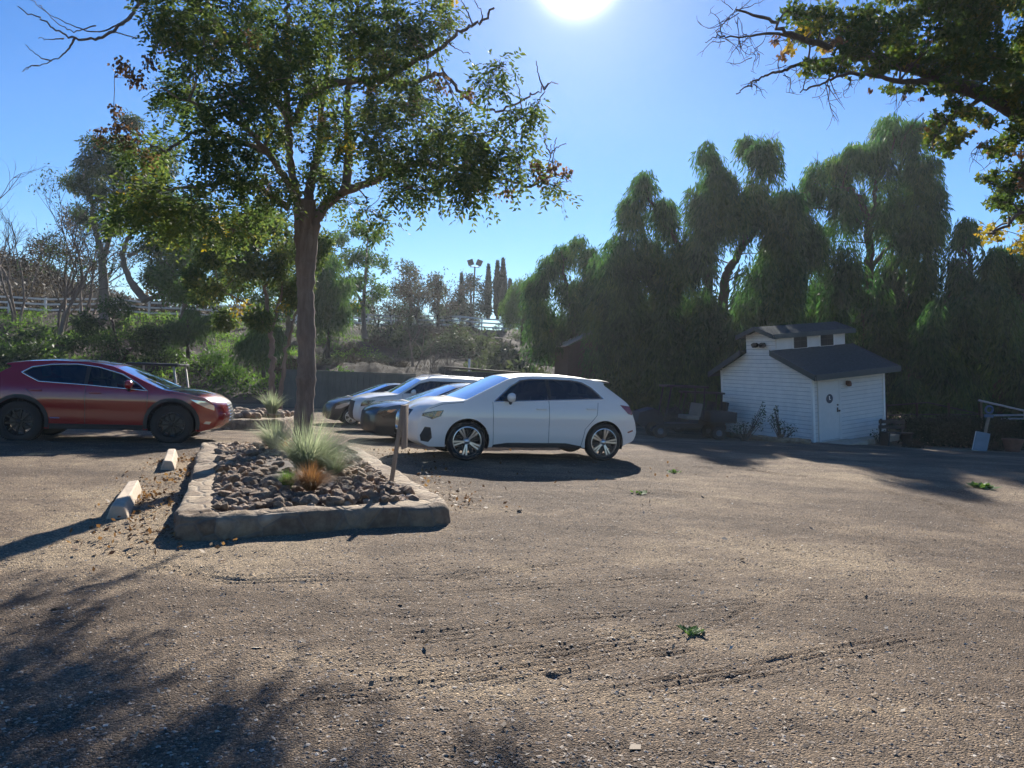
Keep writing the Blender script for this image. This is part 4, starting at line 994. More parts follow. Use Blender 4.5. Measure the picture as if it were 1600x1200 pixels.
grass(430, 700, .24, .6, .85, 900, M['feather_grass'], 'pale feathery grass clump left of the tree trunk', (-.1, 0), .004, .6)
grass(485, 766, .24, .34, .75, 1100, M['rust_grass'], 'low rust-brown tuft in front of the feathery grass', (0, 0), .0045, .9)
grass(449, 764, .24, .22, .5, 420, M['green_grass'], 'small bright green tuft beside the rust-brown tuft', (0, 0), .005, .5)
grass(445, 706, .24, .26, .7, 600, M['rust_grass'], 'rust-brown tuft at the left foot of the tree trunk', (0, 0), .003, .9)
grass(520, 742, .24, .4, .8, 500, M['feather_grass'], 'thin grass spray at the right of the big feathery clump', (.2, 0), .003, .8)
grass(425, 646, .2, .75, .5, 300, M['feather_grass'], 'dark grass clump at the foot of the second planter trees', (0, 0), .012, .6)

# --- leaning post with a board
p = gnd(611, 757, .2); top = at(630, 633, p[1]); post = thing('sign_post', 'leaning weathered wooden stake with a narrow board, at the planter corner by the white car', 'post', p)
v = top - p; L = np.linalg.norm(v); v /= L; side = np.cross(v, (0, 1, 0)); side /= np.linalg.norm(side); rot = np.stack([side, np.cross(v, side), v], 1)
b = MB(); b.box(v * (L / 2 - .06), (.05, .05, L + .12), rot, .006); b.build('stake', M['weathered_wood'], post, True, 40)
b = MB(); up_ = np.array((.0, 0, 1.)); yaw = R(86); rb = np.stack([np.array((math.cos(yaw), math.sin(yaw), 0)), np.array((-math.sin(yaw), math.cos(yaw), 0)), up_], 1)
q = at(629.5, 667, p[1] + .05) - p; b.box(q + np.array((.02, .04, 0)), (.26, .025, .53), rb, .006); b.build('board', M['weathered_wood'], post, True, 40)

# --- concrete parking blocks
def wheel_stop(pa, pb, label):
    a = gnd(*pa); c = gnd(*pb); d = (c - a); L = np.linalg.norm(d); d /= L; s = np.array((-d[1], d[0], 0))
    b = MB(); pr = [(-.10, -.02), (-.095, .02), (-.06, .12), (-.045, .132), (.045, .132), (.06, .12), (.095, .02), (.10, -.02)]; V = []
    for t in (0, .015, L * .33, L * .66, L - .015, L):
        for (u_, z) in pr:
            k = .93 if t in (0, L) else 1; V.append(d * t + s * u_ * k + np.array((0, 0, z * k + .006 * math.sin(t * 9 + u_ * 30))))
    n = len(pr); Fc = [list(range(n))[::-1], [5 * n + i for i in range(n)]]
    for q in range(5):
        for i in range(n): Fc.append([q * n + i, q * n + (i + 1) % n, (q + 1) * n + (i + 1) % n, (q + 1) * n + i])
    b.add(np.array(V), Fc); o = b.build('parking_block', M['concrete'], None); o.location = (a[0], a[1], float(surf_z(a[0], a[1]))); return tag(o, label, 'parking block', 'concrete parking blocks left of the planter')
wheel_stop((183, 811), (208, 768), 'nearer concrete parking block with yellow leaves at its end')
wheel_stop((262, 737), (268, 716), 'farther concrete parking block between the planter and the red car')

# ================================================================== shed
UPV = Vector((-.098, -.058, 1)).normalized()
def shed():
    Yc = 26.4; p = at(1272, 690, Yc)
    phi = R(26); root = thing('shed', 'small white clapboard shed with green roof and raised clerestory on top', 'shed', p)
    Xd = Vector((math.cos(phi), math.sin(phi), 0)); Z_ = UPV; Yd = Z_.cross(Xd).normalized(); Xd = Yd.cross(Z_)
    root.rotation_euler = Matrix((Xd, Yd, Z_)).transposed().to_euler()
    W, Dp = 4.5, 3.5; E, R1, R2, RG = 2.38, 3.05, 3.66, 3.9; y1, y2, yr = 1.62, 3.1, 2.36
    def span(z):
        if z <= E: return 0, W
        if z <= R1: t = (z - E) / (R1 - E); return y1 * t, W + (y2 - W) * t
        if z <= R2: return y1, y2
        t = min(1, (z - R2) / (RG - R2)); return y1 + (yr - y1) * t, y2 + (yr - y2) * t
    def courses(zs, fn, face, mat, name, lap=.016):
        b = MB()
        for z0, z1 in zip(zs[:-1], zs[1:]):
            a0, a1 = fn(z0); c0, c1 = fn(z1 - 1e-4)
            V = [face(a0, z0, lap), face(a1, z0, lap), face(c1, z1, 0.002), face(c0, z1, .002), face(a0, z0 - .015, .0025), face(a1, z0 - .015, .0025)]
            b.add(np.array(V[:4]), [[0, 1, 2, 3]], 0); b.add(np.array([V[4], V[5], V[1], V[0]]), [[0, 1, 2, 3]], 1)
        return b.build(name, [mat, M['lap_shade']], root)
    zs = sorted(set(list(np.arange(-.6, E - .05, .145)) + [E] + list(np.arange(E + .145, R1 - .05, .145)) + [R1] + list(np.arange(R1 + .14, R2, .14)) + [R2, R2 + .1, R2 + .2, RG]))
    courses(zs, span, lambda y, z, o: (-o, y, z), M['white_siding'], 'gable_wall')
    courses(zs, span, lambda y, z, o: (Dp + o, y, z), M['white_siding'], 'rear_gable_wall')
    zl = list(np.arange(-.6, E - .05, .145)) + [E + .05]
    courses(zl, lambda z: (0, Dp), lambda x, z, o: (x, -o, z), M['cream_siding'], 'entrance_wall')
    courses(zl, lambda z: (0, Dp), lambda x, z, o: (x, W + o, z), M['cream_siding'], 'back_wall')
    b = MB()                                             # corner boards
    for x, y in ((0, 0), (Dp, 0), (0, W), (Dp, W)):
        b = MB(); b.box((x + (-.005 if x == 0 else .005), y + (-.005 if y == 0 else .005), E / 2 - .3), (.09, .09, E + .55), None, .008); b.build('corner_board', M['white_siding'], root)
    # roofs
    for s in (0, 1):
        ye, ym = (-.42, y1 - .0) if s == 0 else (W + .42, y2)
        sl = (R1 - E) / y1 if s == 0 else (R1 - E) / (W - y2)
        ze = E - .42 * sl + .06; zm = R1 + .06
        qd = [(-.3, ye, ze), (Dp + .35, ye, ze), (Dp + .35, ym, zm), (-.3, ym, zm)]
        b = MB(); b.slab(qd if s == 0 else qd[::-1], .05); rf = b.build('roof', M['shingle'], root)
        f = MB(); f.slab([(-.32, ye - (.03 if s == 0 else -.03), ze - .13), (Dp + .37, ye - (.03 if s == 0 else -.03), ze - .13), (Dp + .37, ye - (.03 if s == 0 else -.03), ze + .075), (-.32, ye - (.03 if s == 0 else -.03), ze + .075)], .03 if s == 0 else -.03); f.build('fascia', M['green_trim'], rf)
        for xx in (-.33, Dp + .36):
            f = MB(); f.slab([(xx, ye, ze - .14), (xx, ym, zm - .14), (xx, ym, zm + .065), (xx, ye, ze + .065)], .03); f.build('barge_board', M['green_trim'], rf)
        # slope between monitor and wall under the roof (soffit)
    # monitor walls
    for y, o in ((y1, -1), (y2, 1)):
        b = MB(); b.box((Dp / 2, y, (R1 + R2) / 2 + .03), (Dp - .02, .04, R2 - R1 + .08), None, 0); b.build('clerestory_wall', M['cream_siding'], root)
        for xw in (.75, 2.1):
            f = MB()
            f.box((xw + .42, y + o * .03, (R1 + R2) / 2 + .05), (.76, .03, R2 - R1 - .02), None, .004); fr = f.build('window', M['white_siding'], root)
            g_ = MB(); g_.box((xw + .42, y + o * .046, (R1 + R2) / 2 + .06), (.66, .012, R2 - R1 - .1), None, 0); g_.build('pane', M['window_dark'], fr)
            mu = MB(); mu.box((xw + .42, y + o * .054, (R1 + R2) / 2 + .06), (.025, .01, R2 - R1 - .1), None, 0); mu.box((xw + .42, y + o * .055, (R1 + R2) / 2 + .06), (.66, .01, .022), None, 0); mu.build('muntin', M['dark_metal'], fr)
    for s in (0, 1):
        ye = y1 - .2 if s == 0 else y2 + .2; sl = (RG - R2) / (yr - y1) if s == 0 else (RG - R2) / (y2 - yr); ze = R2 - .2 * sl + .07; zr = RG + .07
        qd = [(-.28, ye, ze), (Dp + .3, ye, ze), (Dp + .3, yr, zr), (-.28, yr, zr)]
        b = MB(); b.slab(qd if s == 0 else qd[::-1], .05); rf = b.build('clerestory_roof', M['shingle'], root)
        yy = ye - (.028 if s == 0 else -.028); f = MB(); f.slab([(-.3, yy, ze - .1), (Dp + .32, yy, ze - .1), (Dp + .32, yy, ze + .07), (-.3, yy, ze + .07)], .028 if s == 0 else -.028); f.build('fascia', M['green_trim'], rf)
        for xx in (-.31, Dp + .31):
            f = MB(); f.slab([(xx, ye, ze - .1), (xx, yr, zr - .1), (xx, yr, zr + .06), (xx, ye, ze + .06)], .028); f.build('barge_board', M['green_trim'], rf)
    # door with frame, plaque, handle and lock
    dx0, dx1, dh = .3, 1.2, 2.03; z0 = -.02
    fr = MB(); fr.box(((dx0 + dx1) / 2, -.035, dh + .06), (dx1 - dx0 + .22, .05, .1), None, .006)
    for x in (dx0 - .05, dx1 + .05): fr.box((x, -.035, dh / 2 - .02), (.1, .05, dh + .05), None, .006)
    fr.build('door_frame', M['cream_siding'], root)
    d = MB(); d.box(((dx0 + dx1) / 2, -.032, dh / 2 - .01), (dx1 - dx0, .04, dh), None, .004); dr = d.build('door', M['door_paint'], root)
    s_ = MB(); s_.lathe([(.001, 0), (.155, 0), (.16, -.006), (.16, -.012), (.001, -.014)], 36, 'y', ((dx0 + dx1) / 2 - .02, -.053, 1.42)); pq = s_.build('plaque', M['navy_sign'], dr, True, 30)
    k = MB(); k.lathe([(.001, -.003), (.022, -.003), (.022, 0)], 14, 'y', ((dx0 + dx1) / 2 - .03, -.068, 1.49)); k.box(((dx0 + dx1) / 2 - .03, -.069, 1.425), (.035, .006, .085), None, .002); k.box(((dx0 + dx1) / 2 - .005, -.069, 1.39), (.07, .006, .025), None, .002); k.build('plaque_figure', M['white_siding'], pq)
    h = MB(); h.box((dx1 - .09, -.058, 1.0), (.06, .02, .16), None, .006); h.lathe([(.001, -.1), (.03, -.095), (.036, -.07), (.02, -.05), (.014, 0)], 16, 'y', (dx1 - .09, -.06, .97)); h.build('handle', M['dark_metal'], dr, True, 40)
    h = MB(); h.lathe([(.001, -.03), (.026, -.028), (.03, 0)], 16, 'y', (dx1 - .09, -.055, 1.17)); h.build('lock', M['dark_metal'], dr, True, 40)
    l = MB(); l.box((1.62, -.05, 1.9), (.1, .05, .16), None, .02); l.lathe([(.02, .1), (.07, .06), (.085, -.03), (.07, -.1), (.001, -.11)], 16, 'z', (1.62, -.14, 1.88)); l.build('wall_lamp', M['rust'], root, True, 40)
    for yy in (2.16, 2.54):
        l = MB(); l.box((-.12, yy, 3.34), (.14, .26, .16), ((.9, -.1 if yy < 2.1 else .1, -.42), (.1 if yy < 2.1 else -.1, .99, 0), (.42, 0, .9)), .03); l.tube([(-.0, 2.35, 3.39), (-.1, yy, 3.36)], .02, 6); l.build('floodlight', M['dark_metal'], root, True, 40)
    st = MB(); st.box((.75, -.5, -.16), (1.5, .9, .2), None, .02); st.box((2.4, -.35, -.2), (2.3, .5, .22), None, .02); st.build('doorstep', M['concrete'], root)
    return root, p, Xd, Yd
shed_o, sp_, sX, sY = shed()

def leafy(name, px, py, Yd, blobs, mat, label, cat, dens=500, leaf=(.09, .05), stems=8, group=None, twig=None, trunk=None, barkm=None):
    """a shrub: each (px, py, rx, ry) blob of the photo becomes a round volume of leaf sized faces at its own depth"""
    p = gpt(px, py) if Yd is None else at(px, py, Yd); Yd = p[1]
    z = gz(p[0], p[1]); p = np.array((p[0], p[1], z)); b = MB(); t = MB(); k = Yd / F
    for (bx, by, rx, ry) in blobs:
        c = at(bx, by, Yd + rng.uniform(-.4, .4) * rx * k) - p; r = np.array((rx * k, rx * k * .8, ry * k))
        n = int(dens * (rx * ry) / 400) + 30; C = ball(n, r, c, .45); D = unit(n) + (C - c) / r * .7 + np.array((0, 0, -.1)); b.leaves(C, D, unit(n), leaf[0] * rng.uniform(.6, 1.3, n), leaf[1] * rng.uniform(.7, 1.2, n))
        for q in range(stems):
            e = c + ball(1, r * .9)[0]; mid_ = (e * .5) + rng.normal(0, .08, 3) * r; t.tube([(rng.normal(0, .05), rng.normal(0, .05), -.05), mid_, e], [.018, .012, .005], 5)
    root = thing(name, label, cat, p, 0, group)
    b.build('foliage', mat, root); t.build('stems', barkm or M['twig'], root, True)
    return root
leafy('shrub', 1165, 678, 25.6, [(1160, 668, 14, 11), (1185, 660, 12, 14), (1150, 672, 12, 8), (1192, 640, 5, 12)], M['shrub_leaf'], 'dark rose bush left of the pair against the white shed wall', 'shrub', 260, (.06, .045), 7, 'shrubs along the shed wall')
leafy('shrub', 1222, 682, 25.6, [(1218, 668, 14, 13), (1235, 672, 12, 10), (1208, 655, 7, 12), (1212, 640, 4, 8)], M['shrub_leaf'], 'dark rose bush right of the pair, nearest the shed corner', 'shrub', 260, (.06, .045), 7, 'shrubs along the shed wall')
leafy('shrub', 1372, 682, 26.5, [(1372, 678, 12, 8), (1384, 674, 8, 9)], M['shrub_leaf'], 'low dark shrub at the right end of the shed', 'shrub', 260, (.06, .045), 5, 'shrubs along the shed wall')
# low stone border in front of the shed shrubs
pts = [at(x, y, Y_) for x, y, Y_ in ((1136, 683, 27.6), (1180, 689, 26.3), (1225, 692, 25.5), (1262, 692, 25.2))]
b = MB()
for q, (a, c) in enumerate(zip(pts[:-1], pts[1:])):
    n = 6
    for i in range(n):
        t = (i + .5) / n; m_ = a * (1 - t) + c * t; b.box((m_[0], m_[1], gz(m_[0], m_[1]) + .05), (.3 * rng.uniform(.8, 1.1), .22, .28 * rng.uniform(.8, 1.1)), Matrix.Rotation(math.atan2(c[1] - a[1], c[0] - a[0]) + rng.normal(0, .06), 3, 'Z'), .03)
tag(b.build('stone_border', M['edging'], None, True, 40), 'low dark stone border in front of the shed shrubs', 'border')

# ================================================================== carts
def cart(name, label, P0, heading, roofz, L, cols, bed=False, tall=True):
    root = thing(name, label, 'golf cart', (P0[0], P0[1], gz(P0[0], P0[1])), heading)
    h = L / 2; body, seatm, roofm, postm = cols
    b = MB(); pr = [(-h, .35), (-h, .75), (-h * .4, .78), (-h * .38, .45), (h * .38, .42), (h * .45, .8), (h * .62, .95), (h * .95, .78), (h, .45), (h * .9, .3), (-h * .9, .28)]
    for s in (0, 1): pass
    q = [(x, -.58, z) for x, z in pr]; b.slab(q, -1.16); b.build('body', body, root)
    for s in (-1, 1):
        r = .24
        for x in (h * .66, -h * .62):
            t = MB(); t.lathe([(.11, -.08), (.17, -.1), (r - .02, -.09), (r, -.06), (r, .06), (r - .02, .09), (.11, .08)], 28); w_ = t.build('wheel', M['rubber'], root, True, 40); w_.location = (x, s * .56, r)
            if s > 0: w_.rotation_euler = (0, 0, math.pi)
            k = MB(); k.lathe([(.001, -.085), (.05, -.085), (.07, -.06), (.10, -.06), (.115, -.078)], 24); k.build('hub_cap', M['dull_grey'], w_, True, 40)
    for x in ((-h * .2, -h * .62) if not bed else (-.05 * h,)):
        s_ = MB(); s_.box((x, 0, .72), (.45, 1.1, .14), None, .04); s_.box((x - .24, 0, .98), (.12, 1.1, .45), Matrix.Rotation(-.15, 3, 'Y'), .04); s_.build('seat', seatm, root, True, 40)
    if roofz > 1.3:
        for x in (h * .45, -h * .66 if not bed else -h * .28):
            for s in (-1, 1):
                p = MB(); p.tube([(x + (.14 if x > 0 else 0), s * .54, .7), (x, s * .54, roofz)], .028, 8); p.build('roof_post', postm, root, True)
        x0, x1 = (-h * .75 if not bed else -h * .36), h * .55
        r_ = MB(); r_.box(((x0 + x1) / 2, 0, roofz + .03), (x1 - x0, 1.2, .07), None, .03); r_.build('roof', roofm, root, True, 40)
    sw = MB(); th = np.linspace(0, 2 * math.pi, 21); sw.tube(np.stack([h * .28 + .06 * np.sin(th), .28 + .16 * np.cos(th), 1.0 + .14 * np.sin(th)], 1), .014, 6); sw.tube([(h * .42, .28, .78), (h * .28, .28, 1.0)], .02, 6); sw.build('steering_wheel', M['black_trim'], root, True)
    if bed:
        bd = MB()
        for q_ in (((-h * .72, 0, .62), (h * .56, 1.2, .06)), ((-h * .99, 0, .78), (.04, 1.2, .34)), ((-h * .44, 0, .78), (.04, 1.2, .34)), ((-h * .72, -.58, .78), (h * .56, .04, .34)), ((-h * .72, .58, .78), (h * .56, .04, .34))): bd.box(q_[0], q_[1], None, .01)
        bd.build('cargo_bed', body, root, True, 40)
    return root
p = at(252, 628, 20.5)
gcart = cart('golf_cart', 'dark golf cart with pale front posts, half hidden behind the red car bonnet', (p[0], p[1]), R(8), 1.62, 1.95, (M['navy_paint'], M['beige_seat'], M['black_trim'], M['pale_roof']))
p = at(1072, 655, 26.2)
cart('utility_cart', 'dark utility cart with cargo bed standing in deep shade behind the white car', (p[0], p[1]), R(183), 1.72, 3.1, (M['dull_navy'], M['beige_seat'], M['black_trim'], M['dark_metal']), True)
p = at(1090, 640, 29.5)
cart('golf_cart', 'second dark cart parked behind the utility cart under the pepper tree', (p[0], p[1]), R(176), 1.5, 2.4, (M['black_paint'], M['interior'], M['black_trim'], M['dark_metal']))

# ================================================================== fence along the top of the slope
fr = thing('ranch_fence', 'long three-rail white ranch fence along the top of the slope', 'fence', (FENCE[1][0], FENCE[1][1], FENCE[1][2]))
fo = np.array(fr.location)
s_ = np.concatenate([[0], np.cumsum(np.linalg.norm(np.diff(FENCE[:, :2], axis=0), axis=1))])
def fpt(d):
    x, y = np.interp(d, s_, FENCE[:, 0]), np.interp(d, s_, FENCE[:, 1]); return np.array((x, y, gz(x, y)))
tot = np.interp(8, FENCE[:, 0], s_); nps = np.arange(4, tot, 2.4)
PP = [fpt(d) for d in nps]
for q in PP:
    b = MB(); b.box(q - fo + np.array((0, 0, .55)), (.14, .14, 1.5), None, .01); b.build('post', M['white_rail'], fr)
for hgt in (.35, .78, 1.18):
    b = MB()
    for a, c in zip(PP[:-1], PP[1:]):
        d = c - a; L = np.linalg.norm(d); d /= L; s1 = np.cross((0, 0, 1), d); s1 /= np.linalg.norm(s1); b.box((a + c) / 2 - fo + np.array((0, 0, hgt)), (L + .02, .045, .14), np.stack([d, s1, np.cross(d, s1)], 1), .006)
    b.build('rail', M['white_rail'], fr)

# ================================================================== retaining wall of green boards, container, barn
a = at(440, 629, 35); c = at(648, 632, 37.5); d = (c - a)[:2]; L = np.linalg.norm(d); ang = math.atan2(d[1], d[0])
rw = thing('board_wall', 'grey-green board retaining wall at the foot of the brown slope', 'wall', (a[0], a[1], gz(a[0], a[1])), ang)
b = MB(); nbd = int(L / .28)
for q in range(nbd): b.box(((q + .5) * L / nbd, rng.normal(0, .008), .75), (L / nbd - .008, .05, 1.9 + rng.normal(0, .015)), None, .005)
b.build('boards', M['green_board'], rw)
for q in range(0, nbd, 8):
    b = MB(); b.box((q * L / nbd, -.07, .75), (.1, .08, 1.9), None, .008); b.build('wall_post', M['green_board'], rw)
b = MB(); b.box((L / 2, 0, 1.74), (L, .12, .06), None, .008); b.build('cap_rail', M['green_board'], rw)

a = at(694, 620, 31.5); c = at(842, 624, 31.5); L = c[0] - a[0]
ct = thing('storage_container', 'long low dark container with pale rim behind the parked cars', 'container', ((a[0] + c[0]) / 2, 32.4, gz(0, 32.4)), 0)
zt = at(760, 577.5, 31.5)[2] - gz(0, 32.4)
b = MB(); b.box((0, 0, zt / 2 - .05), (L, 1.8, zt - .1), None, .02)
for x in np.arange(-L / 2 + .2, L / 2, .35): b.box((x, -.92, zt / 2 - .05), (.12, .05, zt - .25), None, .015)
b.build('body', M['dark_metal'], ct, True, 30)
b = MB(); b.box((0, 0, zt - .04), (L + .12, 1.95, .08), Matrix.Rotation(R(2.2), 3, 'Y'), .02); b.build('lid', M['dark_wood'], ct, True, 30)
p = at(733, 577, 40); b = MB(); b.tube([(0, 0, -1.2), (0, 0, .55)], .05, 8); o = b.build('marker_post', M['white_rail'], None, True); o.location = p; tag(o, 'short pale marker post on the brown slope above the container', 'post')

p = at(918, 590, 40); bz = gz(p[0], p[1]); hgt = at(918, 541, 40)[2] - bz
bn = thing('barn', 'dark reddish barn half hidden by the hanging pepper tree', 'barn', (p[0], p[1] + 2, bz), R(8))
b = MB(); b.box((0, 0, hgt / 2 - .2), (2.6, 3.6, hgt + .4), None, .02)
for x in np.arange(-1.2, 1.3, .3): b.box((x, -1.82, hgt / 2), (.05, .04, hgt), None, .005)
b.build('wall', M['barn_red'], bn)
for s in (-1, 1):
    b = MB(); b.slab([(s * 1.55, -2.1, hgt - .08), (s * 1.55, 2.1, hgt - .08), (0, 2.1, hgt + .75), (0, -2.1, hgt + .75)][::s], .07); b.build('roof', M['pale_roof'], bn)
b = MB(); b.slab([(-1.28, -1.79, hgt - .02), (1.28, -1.79, hgt - .02), (0, -1.79, hgt + .68)], .06); b.build('gable', M['barn_red'], bn)
b = MB(); b.box((.2, -1.86, hgt * .4), (1.1, .05, hgt * .8), None, .01); b.build('door', M['dark_wood'], bn)

# ================================================================== floodlight mast
p = at(740, 470, 92); zb = gz(p[0], p[1]); zt = at(740, 417, 92)[2]
lp = thing('floodlight_mast', 'tall thin mast carrying a pair of square floodlights against the sky', 'light mast', (p[0], p[1], zb))
b = MB(); b.tube([(0, 0, 0), (0, 0, zt - zb)], [.14, .09], 10); b.tube([(-.55, 0, zt - zb), (.55, 0, zt - zb)], .06, 8); b.build('pole', M['dark_metal'], lp, True)
for s in (-1, 1):
    b = MB(); b.box((s * .52, -.1, zt - zb + .5), (.7, .3, .68), Matrix.Rotation(s * .35, 3, 'Y') @ Matrix.Rotation(-.35, 3, 'X'), .05); b.tube([(s * .5, 0, zt - zb), (s * .5, 0, zt - zb + .25)], .05, 6); b.build('floodlight', M['dark_metal'], lp, True, 40)

# ================================================================== right edge: rails, sign, hedge, bench
p = at(1546, 690, 25.5); zb = gz(p[0], p[1])
sg = thing('sign_post', 'leaning post topped with a blue ring in front of the dark hedge', 'post', (p[0], p[1], zb)); k = 25.5 / F
def rel(px, py, Y_=25.5): return at(px, py, Y_) - np.array(sg.location)
b = MB(); b.tube([rel(1536, 700), rel(1541, 668), rel(1545, 652)], .05, 8); b.build('stake', M['weathered_wood'], sg, True)
b = MB(); th = np.linspace(0, 2 * math.pi, 25); c = rel(1545.5, 640); b.tube(np.stack([c[0] + .115 * np.cos(th), c[1] + 0 * th, c[2] + .115 * np.sin(th)], 1), .035, 8); b.build('ring', M['blue_paint'], sg, True)
b = MB(); b.box(rel(1545, 650), (.3, .06, .1), None, .02); b.build('bracket', M['blue_paint'], sg)
bo = thing('notice_board', 'small tilted blue-grey board with a pale border leaning at the hedge foot', 'board', at(1532, 690, 25.1)); lo = np.array(bo.location)
q = [at(x, y, Y_) - lo for x, y, Y_ in ((1519, 703, 25.0), (1541, 706, 25.0), (1547, 678, 25.25), (1525, 674, 25.25))]
b = MB(); b.slab(q, .03); b.build('panel', M['sign_grey'], bo)
b = MB(); b.tube([q[0], q[1], q[2], q[3], q[0]], .014, 6); b.build('border', M['white_rail'], bo)
q2 = [(q[0] * (1 - u) + q[1] * u) * (1 - v_) + (q[3] * (1 - u) + q[2] * u) * v_ + np.array((0, -.014, 0)) for u, v_ in ((.15, .3), (.85, .3), (.85, .85), (.15, .85))]
b = MB(); b.slab(q2, -.004); b.build('inset', M['galv'], bo)
gr = thing('pipe_rail', 'bright metal pipe rail slanting down above the hedge at the right edge', 'rail', at(1560, 640, 27)); lo = np.array(gr.location)
for (a_, c_) in (((1529, 625.5), (1640, 651)), ((1552, 649), (1650, 648)), ((1562, 655), (1650, 653))):
    b = MB(); b.tube([at(*a_, 27) - lo, at(*c_, 27) - lo], .035, 8); b.build('pipe', M['galv'], gr, True)
for x in (1533, 1600): b = MB(); b.tube([at(x, 627 if x < 1550 else 642, 27) - lo, at(x + 3, 700, 27) - lo], .03, 8); b.build('upright', M['galv'], gr, True)
wf = thing('wire_fence', 'thin grey rails on posts running behind the dark hedge', 'fence', at(1460, 655, 28.5)); lo = np.array(wf.location)
for y0, y1 in ((634, 626), (649, 648), (656, 655)):
    b = MB(); b.tube([at(1380, y0, 28.5) - lo, at(1450, (y0 + y1) / 2 - 1, 28.5) - lo, at(1545, y1 + (24 if y0 == 634 else 0), 28.5) - lo], .022, 6); b.build('rail', M['dark_metal'], wf, True)
for x in (1384, 1432, 1482, 1530): b = MB(); b.tube([at(x, 630, 28.5) - lo, at(x + 3, 705, 28.5) - lo], .04, 6); b.build('post', M['dark_wood'], wf, True)
p = at(1400, 692, 26.2); bx = thing('bench', 'dark slatted wooden bench beside the right end of the shed', 'bench', (p[0], p[1], gz(p[0], p[1])), R(10))
b = MB()
for y in (-.16, 0, .16): b.box((0, y, .45), (1., .13, .04), None, .008)
b.build('seat', M['dark_wood'], bx)
b = MB()
for z in (.62, .8): b.box((0, .26, z), (1., .03, .12), None, .008)
b.build('backrest', M['dark_wood'], bx)
for x in (-.42, .42): b = MB(); b.box((x, 0, .22), (.07, .42, .44), None, .01); b.box((x, .27, .55), (.06, .05, .7), None, .01); b.build('leg', M['dark_wood'], bx)
p = at(1582, 702, 25.3); b = MB(); b.lathe([(.001, -.02), (.2, -.02), (.3, .36), (.33, .38), (.33, .43), (.28, .43), (.26, .36), (.001, .34)], 28, 'z'); o = b.build('plant_pot', M['rust'], None, True, 40); o.location = (p[0], p[1], gz(p[0], p[1])); tag(o, 'terracotta pot at the foot of the dark hedge near the right edge', 'pot')
# ================================================================== trees
def catmull(P, n=8):
    P = np.array(P, float)
    if len(P) < 3: return np.array([P[0] + (P[-1] - P[0]) * t for t in np.linspace(0, 1, n)])
    Q = np.concatenate([[2 * P[0] - P[1]], P, [2 * P[-1] - P[-2]]]); out = []
    for k in range(len(P) - 1):
        a, b, c, d = Q[k:k + 4]
        for t in np.linspace(0, 1, n, endpoint=False): out.append(.5 * ((2 * b) + (c - a) * t + (2 * a - 5 * b + 4 * c - d) * t * t + (3 * b - a - 3 * c + d) * t ** 3))
    out.append(P[-1]); return np.array(out)

